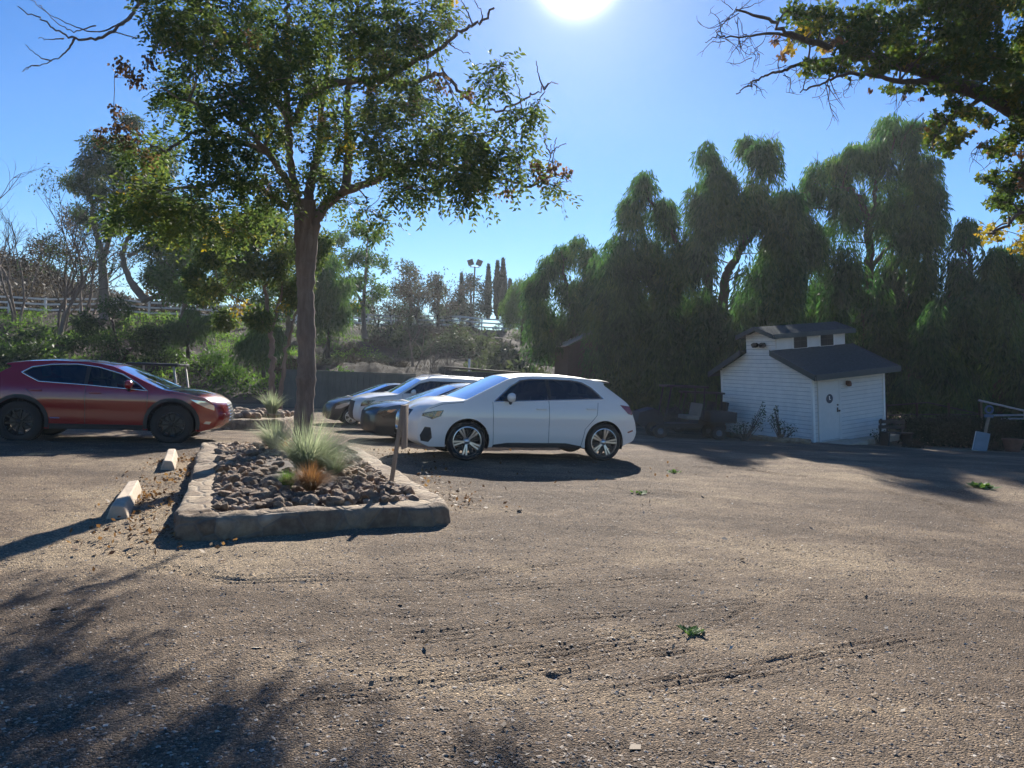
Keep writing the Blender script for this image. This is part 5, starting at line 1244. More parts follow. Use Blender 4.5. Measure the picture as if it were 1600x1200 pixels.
class Tree:
    def __init__(s, name, label, base, cat='tree', group=None, bark=None):
        s.root = thing(name, label, cat, base, 0, group); s.o = np.array(base, float); s.bk = MB(); s.tw = MB(); s.pts = []; s.fo = {}; s.bark = bark or M['bark']; s.k = base[1] / F; s.Y = base[1]
    def L(s, px, py, dy=0.): return at(px, py, s.Y + dy) - s.o
    def limb(s, pix, r0, r1, sides=9, wob=.03, flare=0):
        P = np.array([s.L(*p) for p in pix]); return s.limb3(P, r0, r1, sides, wob, flare)
    def limb3(s, P, r0, r1, sides=9, wob=.03, flare=0):
        C = catmull(P, 8); n = len(C); t = np.linspace(0, 1, n); C[1:-1] += rng.normal(0, wob, (n - 2, 3)) * (.3 + t[1:-1, None])
        rr = r0 + (r1 - r0) * t ** .8; rr = rr * (1 + .06 * rng.normal(size=n)) + flare * np.exp(-t * n / 3.)
        s.bk.tube(C, np.maximum(rr, .006), sides); s.pts += [(c, r) for c, r in zip(C[n // 5:], rr[n // 5:])]; return C
    def reach(s, c, r=.02, r1=.006, sag=.0):
        """a branch from the nearest limb to a clump"""
        P = np.array([p for p, _ in s.pts]); d = np.linalg.norm(P - c, axis=1) + .8 * np.maximum(P[:, 2] - c[2], 0); k = int(d.argmin()); a = P[k]; rr = min(r, s.pts[k][1] * .75)
        m1 = a * .6 + c * .4 + rng.normal(0, .06, 3) * d[k] + np.array((0, 0, .08 * d[k])); m2 = a * .25 + c * .75 + rng.normal(0, .05, 3) * d[k] + np.array((0, 0, .06 * d[k]))
        C = catmull([a, m1, m2, c], 4); n = len(C); s.bk.tube(C, np.linspace(rr, r1, n), 6); s.pts += [(q, w) for q, w in zip(C[3:], np.linspace(rr, r1, n)[3:])]
    def twigs(s, c, r, n, rad=.005, L=1.):
        for _ in range(n):
            e = c + unit(1)[0] * r * L * rng.uniform(.7, 1.25); m_ = (c + e) / 2 + rng.normal(0, .12, 3) * r; s.tw.tube([c + (e - c) * .05, m_, e], [rad, rad * .7, rad * .35], 4, 0, False)
    def mb(s, mat): return s.fo.setdefault(mat, MB())
    def puff(s, mat, c, r, n, L, W, droop=-.2, p=.42):
        r = np.broadcast_to(np.asarray(r, float), (3,)); C = ball(n, r, c, p); D = unit(n) + (C - c) / r * .6 + np.array((0, 0, droop)); s.mb(mat).leaves(C, D, unit(n) + np.array((0, 0, .4)), L * rng.uniform(.6, 1.25, n), W * rng.uniform(.7, 1.2, n))
    def sprays(s, mat, c, r, n, Lr=.34, L=.092, W=.04, pairs=6, p=.45):
        r = np.broadcast_to(np.asarray(r, float), (3,)); O = ball(n, r, c, p); D = (O - c) / r + unit(n) * .9 + np.array((0, 0, -.35)); D /= np.linalg.norm(D, axis=1)[:, None]
        U = unit(n) * .5 + np.array((0, 0, 1.)); S = np.cross(D, U); S /= np.linalg.norm(S, axis=1)[:, None]; U = np.cross(S, D)
        t = np.linspace(.15, 1, pairs); sg = np.array([-1, 1.])
        ln = Lr * rng.uniform(.6, 1.2, n)
        P = O[:, None, None] + (D[:, None, None] * t[None, :, None, None] + np.array((0, 0, -.25)) * (t ** 2)[None, :, None, None]) * ln[:, None, None, None]
        P = np.broadcast_to(P, (n, pairs, 2, 3)); dd = D[:, None, None] * .55 + S[:, None, None] * sg[None, None, :, None] * .9 + rng.normal(0, .22, (n, pairs, 2, 3)) + np.array((0, 0, -.25))
        nn = np.broadcast_to(U[:, None, None], (n, pairs, 2, 3)) + rng.normal(0, .25, (n, pairs, 2, 3)); q = n * pairs * 2
        keep = rng.random(q) < .92
        s.mb(mat).leaves(P.reshape(-1, 3)[keep], dd.reshape(-1, 3)[keep], nn.reshape(-1, 3)[keep], L * rng.uniform(.7, 1.25, q)[keep], W * rng.uniform(.8, 1.2, q)[keep])
    def weep(s, mat, c, r, drop, n, L=.32, W=.055, step=.16):
        """curtain of hanging strands"""
        r = np.broadcast_to(np.asarray(r, float), (3,)); u = unit(n); u[:, 2] = np.abs(u[:, 2]) ** .7; S0 = c + u * r * (rng.random((n, 1)) ** .55)
        ln = drop * rng.uniform(.25, 1.05, n) * (.55 + .45 * np.linalg.norm(u[:, :2], axis=1)); k = np.maximum(2, (ln / step).astype(int)); idx = np.repeat(np.arange(n), k); pos_ = np.concatenate([np.arange(q) for q in k]) / np.repeat(k, k)
        out = u[idx] * np.array((1, 1, 0)); h = pos_ * ln[idx]
        P = S0[idx] + out * (np.sqrt(pos_) * .22 * np.minimum(ln[idx], 1.2))[:, None] + np.stack([0 * h, 0 * h, -h + .12 * np.sin(pos_ * 3)], 1) + rng.normal(0, .035, (len(idx), 3))
        D = out * .45 + np.array((0, 0, -1.)) + rng.normal(0, .27, (len(idx), 3)); s.mb(mat).leaves(P, D, unit(len(idx)) + out * .4, L * rng.uniform(.6, 1.3, len(idx)), W * rng.uniform(.7, 1.3, len(idx)), 0, .5)
    def pods(s, c, r, n, mat='pod', size=.05):
        C = ball(n, r, c, .6)
        for k in range(2): s.mb(mat).leaves(C, np.array((0, 0, -1.)) + unit(n) * .5, unit(n), size * rng.uniform(.8, 1.3, n), size * .85, 0, .4)
    def done(s, names=None):
        names = names or {}
        s.bk.build('trunk', s.bark, s.root, True)
        if s.tw.v: s.tw.build('twigs', M['twig'], s.root)
        for m_, b in s.fo.items(): b.build(names.get(m_, 'crown'), M[m_], s.root)
        return s.root

# ---------------------------------------------------------------- the big tree in the planter
b0 = gnd(474, 697, .2); b0[2] = .12
T = Tree('goldenrain_tree', 'large spreading tree with tan papery pods growing from the near planter', b0)
T.limb([(474, 705), (474, 660), (478, 600), (479, 540), (478, 470), (479, 410), (480, 350), (481, 312)], .165, .14, 14, .008, .035)
T.limb([(476, 480), (471, 420), (467, 360), (464, 310), (455, 262), (451, 222), (450, 180), (447, 130), (452, 70), (445, 0), (440, -80)], .10, .03, 10, .02)
T.limb([(482, 420), (488, 370), (497, 338), (516, 315), (551, 293, -.2), (585, 282, -.4), (610, 268, -.5), (660, 255, -.8), (715, 262, -1.4), (770, 275, -1.8), (830, 292, -2.1)], .115, .015, 10, .02)
T.limb([(481, 340), (482, 305), (490, 265, .4), (500, 220, .8), (505, 150, 1.1), (515, 80, 1.4), (520, 0, 1.6), (530, -80, 1.8)], .1, .025, 9, .02)
T.limb([(540, 298, -.2), (545, 240, .0), (543, 190, .2), (544, 140, .3), (547, 75, .4), (560, 0, .6), (570, -70, .9)], .085, .02, 9, .02)
T.limb([(464, 190), (475, 160), (498, 137), (545, 128, -.4), (578, 125, -.7), (610, 118, -1.), (645, 97, -1.2), (682, 80, -1.4), (716, 51, -1.6), (755, 32, -1.8), (772, 12, -1.9)], .085, .014, 9, .015)
T.limb([(590, 122, -.8), (640, 130, -.6), (690, 115, -.4), (725, 150, -.5), (770, 175, -.6), (830, 150, -.8), (850, 135, -.9)], .05, .008, 7, .02)
T.limb([(720, 262, -1.1), (760, 225, -1.2), (800, 195, -1.4), (832, 172, -1.5), (855, 130, -1.6)], .035, .005, 6, .02)
T.limb([(830, 292, -2.1), (855, 262, -2.1), (862, 225, -2.1)], .014, .004, 5, .02)
T.limb([(832, 291, -2.1), (868, 275, -2.2), (893, 285, -2.2)], .014, .004, 5, .01)
T.limb([(456, 195), (442, 168), (420, 150, .4), (400, 115, .8), (365, 70, 1.1), (330, 15, 1.4), (300, -60, 1.6)], .08, .02, 9, .02)
T.limb([(452, 325), (425, 308, -.2), (400, 292, -.5), (360, 285, -.8), (310, 290, -1.1), (250, 300, -1.4), (200, 330, -1.5)], .07, .01, 8, .02)
T.limb([(464, 310), (440, 270, -.3), (415, 235, -.7), (390, 205, -1.), (350, 180, -1.4), (300, 160, -1.7), (240, 135, -2.)], .075, .01, 8, .02)
T.limb([(420, 240, -.6), (370, 220, -1.), (310, 205, -1.3), (260, 235, -1.5), (205, 205, -1.6), (175, 190, -1.7)], .05, .006, 7, .02)
T.limb([(380, 95, 1.), (330, 30, .4), (270, -10, 0.), (222, 2, -.4), (200, 30, -.6), (160, 56, -.8), (112, 60, -.9), (72, 36, -1.), (28, 10, -1.1)], .055, .008, 7, .012)
T.limb([(118, 58, -.9), (104, 80, -.9), (80, 96, -1.), (40, 106, -1.)], .02, .004, 5, .01)
T.limb([(200, 30, -.6), (150, 50, -.8), (90, 30, -.9), (60, 8, -1.)], .016, .004, 5, .012)
T.limb([(150, 40, -.8), (110, 48, -.8), (70, 18, -.8), (40, -10, -.8)], .012, .004, 5, .012)
for a, c in (((80, 96, -1.), (40, 70, -1.)), ((60, 102, -1), (35, 112, -1)), ((100, 60, -.9), (60, 60, -.9)), ((755, 32, -1.8), (740, -5, -1.8)), ((740, 40, -1.8), (715, -20, -1.8)), ((700, 65, -1.5), (735, 85, -1.5)), ((690, 75, -1.5), (705, 30, -1.5)), ((815, 180, -1.4), (802, 110, -1.4)), ((850, 140, -1.6), (838, 95, -1.6)), ((850, 140, -1.6), (872, 130, -1.6)), ((860, 240, -2.1), (850, 205, -2.1)), ((860, 240, -2.1), (885, 225, -2.1)), ((868, 275, -2.2), (870, 215, -2.2)), ((668, 95, -1.2), (672, 165, -1.2)), ((672, 110, -1.2), (690, 170, -1.2)), ((700, 130, -.5), (735, 195, -.5)), ((690, 115, -.5), (745, 205, -.6))):
    T.limb([a, ((a[0] + c[0]) / 2 + rng.normal(0, 5), (a[1] + c[1]) / 2 + rng.normal(0, 5), a[2]), c], .014, .003, 4, .01)
kY = T.k
def crown(cl, depth=2.2, dens=1.0, sub=3):
    for (px, py, rx, ry) in cl:
        for q in range(sub):
            ox, oy = rng.uniform(-.45, .45) * rx, rng.uniform(-.45, .45) * ry; dy = rng.uniform(-depth, depth) if px < 560 else (-.8 + rng.uniform(-1.1, 1.1) if px < 700 else -2.3 + rng.uniform(-.5, .4))
            c = T.L(px + ox, py + oy, dy); r = np.array((rx * .62 * kY, rx * .6 * kY, ry * .6 * kY)); n = int(dens * rx * ry / 37)
            if rng.random() < .8: T.reach(c, .018, .006)
            T.twigs(c, r, 6, .005); T.sprays('goldenrain_leaf', c, r, max(6, n))
crown([(330, 55, 62, 50), (262, 30, 50, 40), (400, 40, 58, 55), (300, 140, 55, 46), (380, 140, 55, 48), (428, 95, 48, 48), (335, 225, 46, 42), (395, 255, 46, 44), (250, 225, 36, 28), (205, 235, 32, 24), (240, 300, 46, 34), (195, 335, 40, 26), (320, 310, 50, 38), (285, 355, 40, 24), (390, 320, 42, 34), (425, 200, 40, 40), (360, 360, 36, 20)], 2.0, 1.0)
crown([(485, 40, 50, 55), (560, 45, 52, 50), (620, 40, 46, 42), (680, 25, 38, 28), (500, 120, 45, 42), (590, 95, 45, 36), (600, 165, 52, 38), (655, 150, 34, 36), (520, 200, 45, 42), (590, 225, 50, 40), (500, 265, 40, 34), (640, 250, 52, 40), (690, 215, 44, 38), (705, 265, 46, 30), (755, 262, 40, 28), (750, 215, 36, 30), (735, 300, 26, 18), (800, 225, 26, 20), (625, 285, 36, 22), (670, 300, 30, 18), (760, 130, 22, 16), (785, 100, 20, 14), (800, 178, 22, 15), (835, 165, 13, 9), (815, 265, 20, 14), (870, 290, 16, 11), (575, 325, 14, 16), (600, 340, 18, 14), (440, 290, 30, 26), (530, 310, 26, 14)], 1.7, .95)
# top of the crown, above the picture but shading the lot
crown([(380, -60, 80, 55), (500, -70, 80, 60), (600, -50, 60, 45), (300, -40, 70, 45), (440, -150, 90, 60), (560, -140, 70, 50)], 2.5, .9)
for (px, py, r, n, dy) in ((190, 105, 16, 46, -1.6), (212, 122, 17, 50, -1.6), (235, 95, 14, 34, -1.5), (178, 172, 11, 22, -1.7), (186, 200, 14, 30, -1.6), (160, 215, 18, 40, -1.4), (200, 215, 24, 60, -1.4), (232, 245, 18, 40, -1.4), (262, 66, 22, 60, -.5), (285, 70, 20, 50, -.4), (330, 70, 24, 60, .2), (390, 60, 22, 50, .5), (430, 130, 24, 60, .5), (350, 150, 20, 40, -1.3), (300, 115, 18, 40, -1), (505, 185, 22, 50, .3), (580, 130, 18, 40, -1), (650, 60, 18, 40, -1.3), (690, 130, 18, 40, -.6), (650, 165, 20, 50, -.4), (730, 145, 14, 34, -.8), (838, 258, 10, 26, -2.2), (848, 275, 14, 36, -2.2), (866, 262, 10, 24, -2.2), (885, 268, 9, 18, -2.2), (790, 300, 14, 24, -2.2), (735, 280, 18, 36, -1.2), (580, 50, 18, 30, .3), (415, 285, 14, 24, -.6)):
    c = T.L(px, py, dy); T.reach(c, .01, .004); T.pods(c, r * kY, int(n * 1.7))
for (px, py, r, n) in ((340, 350, 22, 150), (545, 205, 18, 90), (430, 60, 20, 80), (215, 310, 14, 60), (700, 20, 14, 60)):
    T.sprays('yellow_leaf', T.L(px, py, rng.uniform(-1, 1)), r * kY, n // 8)
T.done({'pod': 'papery_pods'})

# ---------------------------------------------------------------- sycamore overhanging from the right
sb = (14.6, 13.2, gz(14.6, 13.2)); S = Tree('sycamore', 'big sycamore whose dark limbs and yellowing leaves overhang the upper right', sb, 'tree', None, M['dark_bark'])
S.limb3(np.array([(0, 0, -.2), (.1, 0, 1.2), (-.1, .1, 2.6), (-.5, 0, 4.)]), .5, .38, 14, .02, .12)
S.limb([(2060, 330), (1900, 300), (1760, 260), (1660, 215), (1600, 182), (1545, 150), (1490, 132), (1440, 112), (1380, 92), (1320, 75, -.3), (1255, 62, -.4), (1205, 35, -.5), (1150, 15, -.5)], .24, .015, 12, .015)
S.limb([(2060, 300), (1900, 180, .8), (1750, 60, 1.2), (1600, -40, 1.4), (1480, -100, 1.6)], .25, .05, 10, .02)
S.limb([(1500, 133), (1450, 128, -.3), (1400, 126, -.5), (1340, 114, -.7), (1290, 128, -.8), (1250, 145, -.8)], .07, .01, 7, .015)
S.limb([(1400, 98), (1330, 92, .2), (1262, 97, .3), (1230, 108, .3), (1195, 118, .3), (1172, 132, .3), (1150, 146, .3)], .05, .008, 7, .01)
S.limb([(1255, 62, -.4), (1205, 52, -.4), (1160, 58, -.5), (1125, 56, -.5), (1102, 66, -.5)], .03, .005, 6, .012)
S.limb([(1600, 182), (1640, 240, -.5), (1630, 300, -.8), (1590, 340, -1.), (1545, 365, -1.1)], .09, .015, 7, .03)
S.limb([(1540, 150), (1500, 175, -.4), (1470, 200, -.6), (1455, 235, -.7)], .04, .01, 6, .02)
def bare_twigs(S_, p0, n, spread, down, L0):
    for _ in range(n):
        a = np.array(S_.L(*p0)) + rng.normal(0, .05, 3); d = unit(1)[0] * spread + np.array((0, 0, -down)); pts = [a]
        for q in range(5): d = d + rng.normal(0, .35, 3); pts.append(pts[-1] + d / np.linalg.norm(d) * L0 * rng.uniform(.6, 1.2))
        S_.tw.tube(catmull(pts, 3), np.linspace(.008, .0025, 16), 4, 0, False)
        for q in range(3):
            k = rng.integers(1, 5); e = pts[k] + unit(1)[0] * L0 * 1.6 + np.array((0, 0, -down * L0)); S_.tw.tube([pts[k], (pts[k] + e) / 2 + rng.normal(0, .03, 3), e], [.005, .0035, .002], 4, 0, False)
for p0, n, sp, dn, L0 in (((1250, 100, .3), 5, .8, .7, .13), ((1290, 128, -.8), 6, .7, .9, .12), ((1225, 110, .3), 4, .8, .5, .12), ((1160, 58, -.5), 6, 1., .1, .1), ((1125, 56, -.5), 6, 1., .2, .1), ((1180, 80, -.4), 5, 1., .5, .1), ((1150, 20, -.5), 7, 1., -.1, .12), ((1330, 116, -.7), 3, .6, .9, .1), ((1180, 130, .3), 4, .9, .4, .09), ((1450, 180, -.6), 4, .7, .9, .12), ((1540, 220, -.6), 5, .7, 1., .12), ((1420, 127, -.5), 3, .6, .9, .11)):
    bare_twigs(S, p0, n, sp, dn, L0)
star = np.array([(0, 0), (.3, .12), (.32, .46), (.62, .2), (1, 0), (.62, -.2), (.32, -.46), (.3, -.12)])
def palmate(S_, mat, c, r, n, size):
    r = np.broadcast_to(np.asarray(r, float), (3,)); C = ball(n, r, c, .45); D = unit(n) + np.array((0, 0, -.6)); D /= np.linalg.norm(D, axis=1)[:, None]; Nn = unit(n) + np.array((0, 0, .5)); Sx = np.cross(D, Nn); Sx /= np.linalg.norm(Sx, axis=1)[:, None]; Nz = np.cross(Sx, D)
    s_ = size * rng.uniform(.6, 1.2, n)[:, None, None]; V = C[:, None] + s_ * (D[:, None] * star[None, :, :1] + Sx[:, None] * star[None, :, 1:] * 1.1 + Nz[:, None] * (np.abs(star[None, :, 1:]) * .35))
    k = np.arange(n)[:, None] * 8; tri = np.array([(0, 1, 2, 3), (0, 3, 4, 5), (0, 5, 6, 7)]); S_.mb(mat).add(V.reshape(-1, 3), (k[:, None] + tri[None]).reshape(-1, 4))
kS = S.k
def syc(cl, mat, depth, dens, sub=3):
    for (px, py, rx, ry) in cl:
        for q in range(sub):
            dy = rng.uniform(-depth, depth); c = S.L(px + rng.uniform(-.4, .4) * rx, py + rng.uniform(-.4, .4) * ry, dy); r = np.array((rx, rx * .9, ry)) * kS * .62
            S.reach(c, .02, .006); S.twigs(c, r, 5, .005); palmate(S, mat, c, r, int(dens * rx * ry / 12) + 6, .105)
syc([(1300, 30, 45, 34), (1360, 30, 50, 36), (1420, 40, 50, 40), (1480, 50, 50, 45), (1545, 50, 55, 50), (1600, 60, 55, 55), (1390, 82, 46, 26), (1450, 95, 44, 26), (1330, 85, 40, 24), (1510, 110, 44, 26), (1570, 120, 46, 34), (1590, 150, 40, 30), (1240, 15, 30, 22), (1640, 120, 50, 60), (1660, 200, 50, 50), (1500, 0, 60, 40), (1400, -20, 60, 36), (1300, -30, 50, 30), (1590, -10, 60, 40), (1270, 40, 40, 30), (1350, 60, 50, 36), (1430, 75, 50, 36), (1500, 85, 50, 40), (1560, 95, 50, 40), (1610, 100, 50, 50), (1530, 20, 60, 40), (1450, 10, 60, 36), (1310, 105, 34, 16), (1360, 108, 40, 18), (1480, 135, 40, 18), (1600, 190, 34, 24), (1620, 230, 34, 40), (1275, 100, 28, 20), (1420, 135, 26, 10), (1395, 140, 18, 12)], 'sycamore_leaf', 1.5, 1.15)
syc([(1475, 195, 26, 24), (1480, 230, 22, 20), (1500, 165, 24, 18), (1575, 215, 30, 22), (1545, 275, 22, 14), (1590, 275, 30, 26), (1570, 310, 34, 22), (1540, 190, 22, 14), (1630, 280, 40, 50), (1600, 330, 36, 24), (1460, 215, 22, 26), (1490, 205, 24, 22), (1560, 235, 30, 22), (1520, 170, 28, 18), (1575, 290, 28, 22)], 'sycamore_leaf', .8, 1.3)
syc([(1550, 365, 34, 22), (1590, 380, 34, 22), (1610, 355, 34, 24), (1255, 45, 26, 20), (1290, 70, 20, 16), (1235, 75, 16, 12), (1580, 230, 12, 10)], 'yellow_leaf', .8, .55)
syc([(1590, 245, 22, 18), (1600, 290, 22, 20), (1300, 65, 26, 16), (1225, 88, 16, 10), (1445, 60, 30, 18), (1560, 20, 30, 20), (1215, 60, 14, 10)], 'brown_leaf', .9, .28, 2)
for p0 in ((1360, 140), (1412, 150), (1440, 152), (1530, 225), (1545, 240), (1520, 205), (1448, 200)):
    c = S.L(p0[0], p0[1], -.6); S.pods(c, .05, 14, 'brown_leaf', .05)
S.done()

# ---------------------------------------------------------------- weeping pepper trees
def pepper(label, base_px, Y, limbs, cl, mat='pepper_leaf', dens=1., L=.32, group='weeping pepper trees', depth=2.2, r0=.28):
    p = at(base_px[0], base_px[1], Y); p[2] = gz(p[0], p[1]) - .05; t = Tree('pepper_tree', label, p, 'tree', group, M['dark_bark'])
    for (pix, a, b) in limbs: t.limb(pix, a, b, 9, .05)
    k = t.k
    for (px, py, rx, dr) in cl:
        for q in range(7):
            v_ = rng.random(); c = t.L(px + rng.uniform(-1, 1) * rx * (.35 + .75 * v_), py + rx * .3 + v_ * .5 * dr, rng.uniform(-depth, depth)); r = np.array((rx * .58, rx * .62, rx * rng.uniform(.45, 1.0))) * k
            if rng.random() < .5: t.reach(c, .04, .01)
            if v_ < .15 and q < 4: t.twigs(c + np.array((0, 0, r[2] * .6)), r * .9, 5, .012)
            t.weep('bright_leaf' if rng.random() < .10 and mat == 'pepper_leaf' else mat, c, r, dr * k * rng.uniform(.4, .85), int(dens * 2.5 * rx + 18), L)
    t.done(); return t
pepper('dark weeping pepper tree with a low peaked crown, left of the tallest pair', (1070, 650), 37, [([(1075, 660), (1085, 560), (1108, 440), (1076, 404), (1040, 352), (1012, 300), (1000, 270)], .3, .04), ([(1085, 560), (1040, 480), (990, 420), (960, 390)], .18, .04)],
  [(1008, 262, 20, 70), (985, 305, 28, 90), (1032, 310, 26, 90), (962, 365, 30, 110), (1005, 365, 34, 130), (1045, 380, 28, 120), (945, 420, 24, 150), (975, 440, 38, 170), (1020, 450, 38, 170), (1060, 460, 32, 150), (960, 510, 36, 120), (1000, 530, 40, 110), (1050, 540, 40, 100), (985, 590, 36, 60), (1040, 590, 36, 60)])
pepper('tall weeping pepper tree with a forked limb showing through a gap in its crown', (1132, 655), 36, [([(1130, 665), (1128, 560), (1132, 444), (1148, 408), (1164, 372), (1172, 330), (1200, 290), (1205, 250)], .32, .04), ([(1164, 372), (1152, 352), (1120, 342), (1092, 330)], .12, .03), ([(1150, 400), (1190, 350), (1215, 320), (1230, 330)], .12, .03), ([(1152, 352), (1140, 300), (1115, 255), (1100, 235)], .1, .03)],
  [(1100, 222, 18, 60), (1122, 250, 28, 80), (1168, 215, 22, 60), (1198, 220, 24, 80), (1092, 290, 28, 90), (1135, 290, 34, 80), (1185, 275, 38, 100), (1222, 295, 30, 130), (1082, 350, 28, 100), (1200, 360, 38, 150), (1235, 380, 32, 160), (1185, 430, 36, 140), (1095, 450, 36, 150), (1220, 470, 40, 150), (1150, 490, 46, 130), (1090, 530, 40, 110), (1230, 560, 42, 80), (1140, 580, 44, 70), (1112, 320, 26, 80), (1088, 385, 28, 80), (1150, 310, 26, 70), (1215, 330, 30, 110), (1175, 300, 28, 60), (1245, 300, 24, 130)])
pepper('tallest weeping pepper tree, its crown rising behind the shed', (1345, 650), 38, [([(1345, 670), (1350, 560), (1358, 440), (1358, 360), (1350, 327), (1329, 296), (1300, 300), (1275, 320)], .34, .04), ([(1358, 365), (1367, 318), (1367, 285), (1379, 262), (1400, 215)], .14, .03), ([(1345, 350), (1317, 331), (1254, 323)], .1, .03), ([(1358, 420), (1410, 360), (1440, 310)], .14, .03)],
  [(1398, 180, 28, 60), (1430, 182, 24, 80), (1340, 215, 24, 60), (1372, 215, 32, 90), (1415, 230, 36, 110), (1455, 240, 22, 120), (1302, 240, 28, 70), (1272, 255, 22, 80), (1322, 290, 32, 90), (1385, 300, 36, 120), (1440, 310, 32, 130), (1462, 330, 18, 90), (1282, 340, 28, 110), (1325, 380, 34, 130), (1405, 385, 42, 150), (1448, 400, 26, 130), (1290, 430, 36, 150), (1360, 460, 44, 160), (1430, 470, 44, 160), (1300, 530, 44, 110), (1380, 560, 48, 90), (1450, 560, 44, 90)])
pepper('dark weeping pepper tree at the right edge, hanging over the hedge', (1560, 670), 33, [([(1560, 690), (1555, 560), (1520, 450), (1510, 380)], .3, .05), ([(1555, 560), (1600, 470), (1640, 400)], .2, .05), ([(1520, 480), (1480, 470), (1460, 500)], .12, .03)],
  [(1512, 345, 18, 70), (1560, 385, 36, 110), (1500, 400, 22, 100), (1530, 440, 38, 120), (1590, 420, 38, 140), (1640, 360, 38, 140), (1478, 450, 32, 140), (1550, 500, 44, 140), (1612, 500, 44, 140), (1500, 555, 44, 100), (1580, 585, 44, 80), (1470, 590, 30, 70), (1670, 480, 50, 160), (1530, 600, 40, 70), (1640, 590, 46, 90), (1425, 590, 30, 50)])
pepper('lighter weeping pepper tree at the left end of the pepper row, over the barn', (895, 610), 43, [([(900, 620), (898, 540), (890, 470), (880, 420)], .25, .05), ([(898, 540), (925, 470), (930, 420)], .15, .04)],
  [(880, 378, 20, 60), (907, 370, 22, 70), (858, 398, 20, 70), (838, 428, 18, 70), (890, 425, 28, 90), (928, 405, 24, 110), (850, 465, 24, 80), (880, 480, 32, 90), (922, 490, 30, 110), (905, 545, 18, 40), (945, 540, 30, 80), (862, 520, 20, 50)], 'pepper_leaf')
# a darker row behind closes the gaps low down
for q, (px, Y_, top) in enumerate(((960, 50, 450), (1050, 52, 430), (1160, 50, 440), (1260, 52, 420), (1380, 50, 440), (1480, 48, 450), (1580, 46, 400), (1690, 44, 380), (1110, 46, 520), (1320, 46, 530), (1520, 42, 540))):
    p = at(px, 600, Y_); p[2] = gz(p[0], p[1]); t = Tree('background_tree', ('dense dark tree closing the gap behind the weeping pepper trees'), p, 'tree', 'dark trees behind the pepper row', M['dark_bark'])
    t.limb([(px, 640), (px + 3, 560), (px, top + 40)], .3, .06)
    for k_ in range(12):
        c = t.L(px + rng.uniform(-50, 50), top + 30 + rng.uniform(0, 1) ** .8 * (620 - top), rng.uniform(-2.5, 2.5)); t.reach(c, .05, .01) if k_ % 2 else None; t.puff('dark_leaf', c, np.array((44, 44, 36)) * t.k, 900, .36, .16)
    t.done()

for q, (px, Y_, top) in enumerate(((560, 92, 462), (590, 96, 470), (622, 94, 466), (655, 97, 474), (690, 95, 468), (722, 98, 466), (800, 95, 462), (835, 92, 455))):
    p = at(px, 520, Y_); p[2] = gz(p[0], p[1]); t = Tree('background_tree', 'grey-green bushy tree in the row just beyond the middle stretch of the fence', p, 'tree', 'bushy trees beyond the middle fence', M['dark_bark'])
    t.limb([(px, 525), (px + 1, 500), (px, top + 8)], .2, .05)
    for k_ in range(7):
        c = t.L(px + rng.uniform(-20, 20), top + 8 + rng.random() * (512 - top), rng.uniform(-1.5, 1.5)); t.puff('grey_leaf' if q % 2 else 'shrub_leaf', c, np.array((15, 15, 12)) * t.k, 420, .36, .14)
    t.done()

# ---------------------------------------------------------------- trees of the left and middle ground
def puffy(name, label, base_px, Y, limbs, cl, mat, L, W, dens=1., bark=None, group=None, droop=-.2, depth=1.6, extra=(), cat='tree', p=.42):
    b_ = at(base_px[0], base_px[1], Y); b_[2] = gz(b_[0], b_[1]) - .05; t = Tree(name, label, b_, cat, group, bark or M['bark'])
    for (pix, a, b) in limbs: t.limb(pix, a, b, 8, .04)
    k = t.k
    for (px, py, rx, ry) in cl:
        for q in range(3):
            c = t.L(px + rng.uniform(-.5, .5) * rx, py + rng.uniform(-.5, .5) * ry, rng.uniform(-depth, depth)); r = np.array((rx, rx, ry)) * k * .62
            if limbs: t.reach(c, .04, .008); t.twigs(c, r, 3, .008)
            t.puff(mat, c, r, int(dens * rx * ry / 3.6) + 20, L, W, droop, p)
    for (m_, px, py, r, n) in extra: t.puff(m_, t.L(px, py, rng.uniform(-.6, .2) * depth), r * k, n, L, W, droop)
    t.done(); return t
puffy('goldenrain_tree', 'slimmer double-trunked tree with yellowing leaves in the second planter', (424, 648), 24, [([(422, 660), (424, 600), (426, 550), (420, 500), (415, 450), (400, 400), (390, 360)], .12, .03), ([(436, 655), (441, 590), (450, 530), (468, 470), (475, 410)], .09, .02), ([(420, 500), (380, 470), (340, 450)], .06, .015), ([(424, 520), (440, 450), (440, 380)], .06, .015)],
  [(340, 395, 40, 34), (330, 455, 36, 34), (382, 355, 44, 38), (425, 335, 42, 36), (462, 380, 38, 40), (400, 420, 48, 40), (450, 445, 38, 44), (352, 500, 28, 20), (415, 495, 34, 24), (486, 420, 24, 44), (310, 420, 22, 26), (505, 380, 24, 30)], 'goldenrain_leaf', .16, .065, 1.7, M['bark'], None, -.5, 1.3, (('yellow_leaf', 345, 355, 14, 90), ('yellow_leaf', 375, 480, 16, 80), ('yellow_leaf', 440, 480, 12, 40), ('yellow_leaf', 395, 340, 10, 40)))
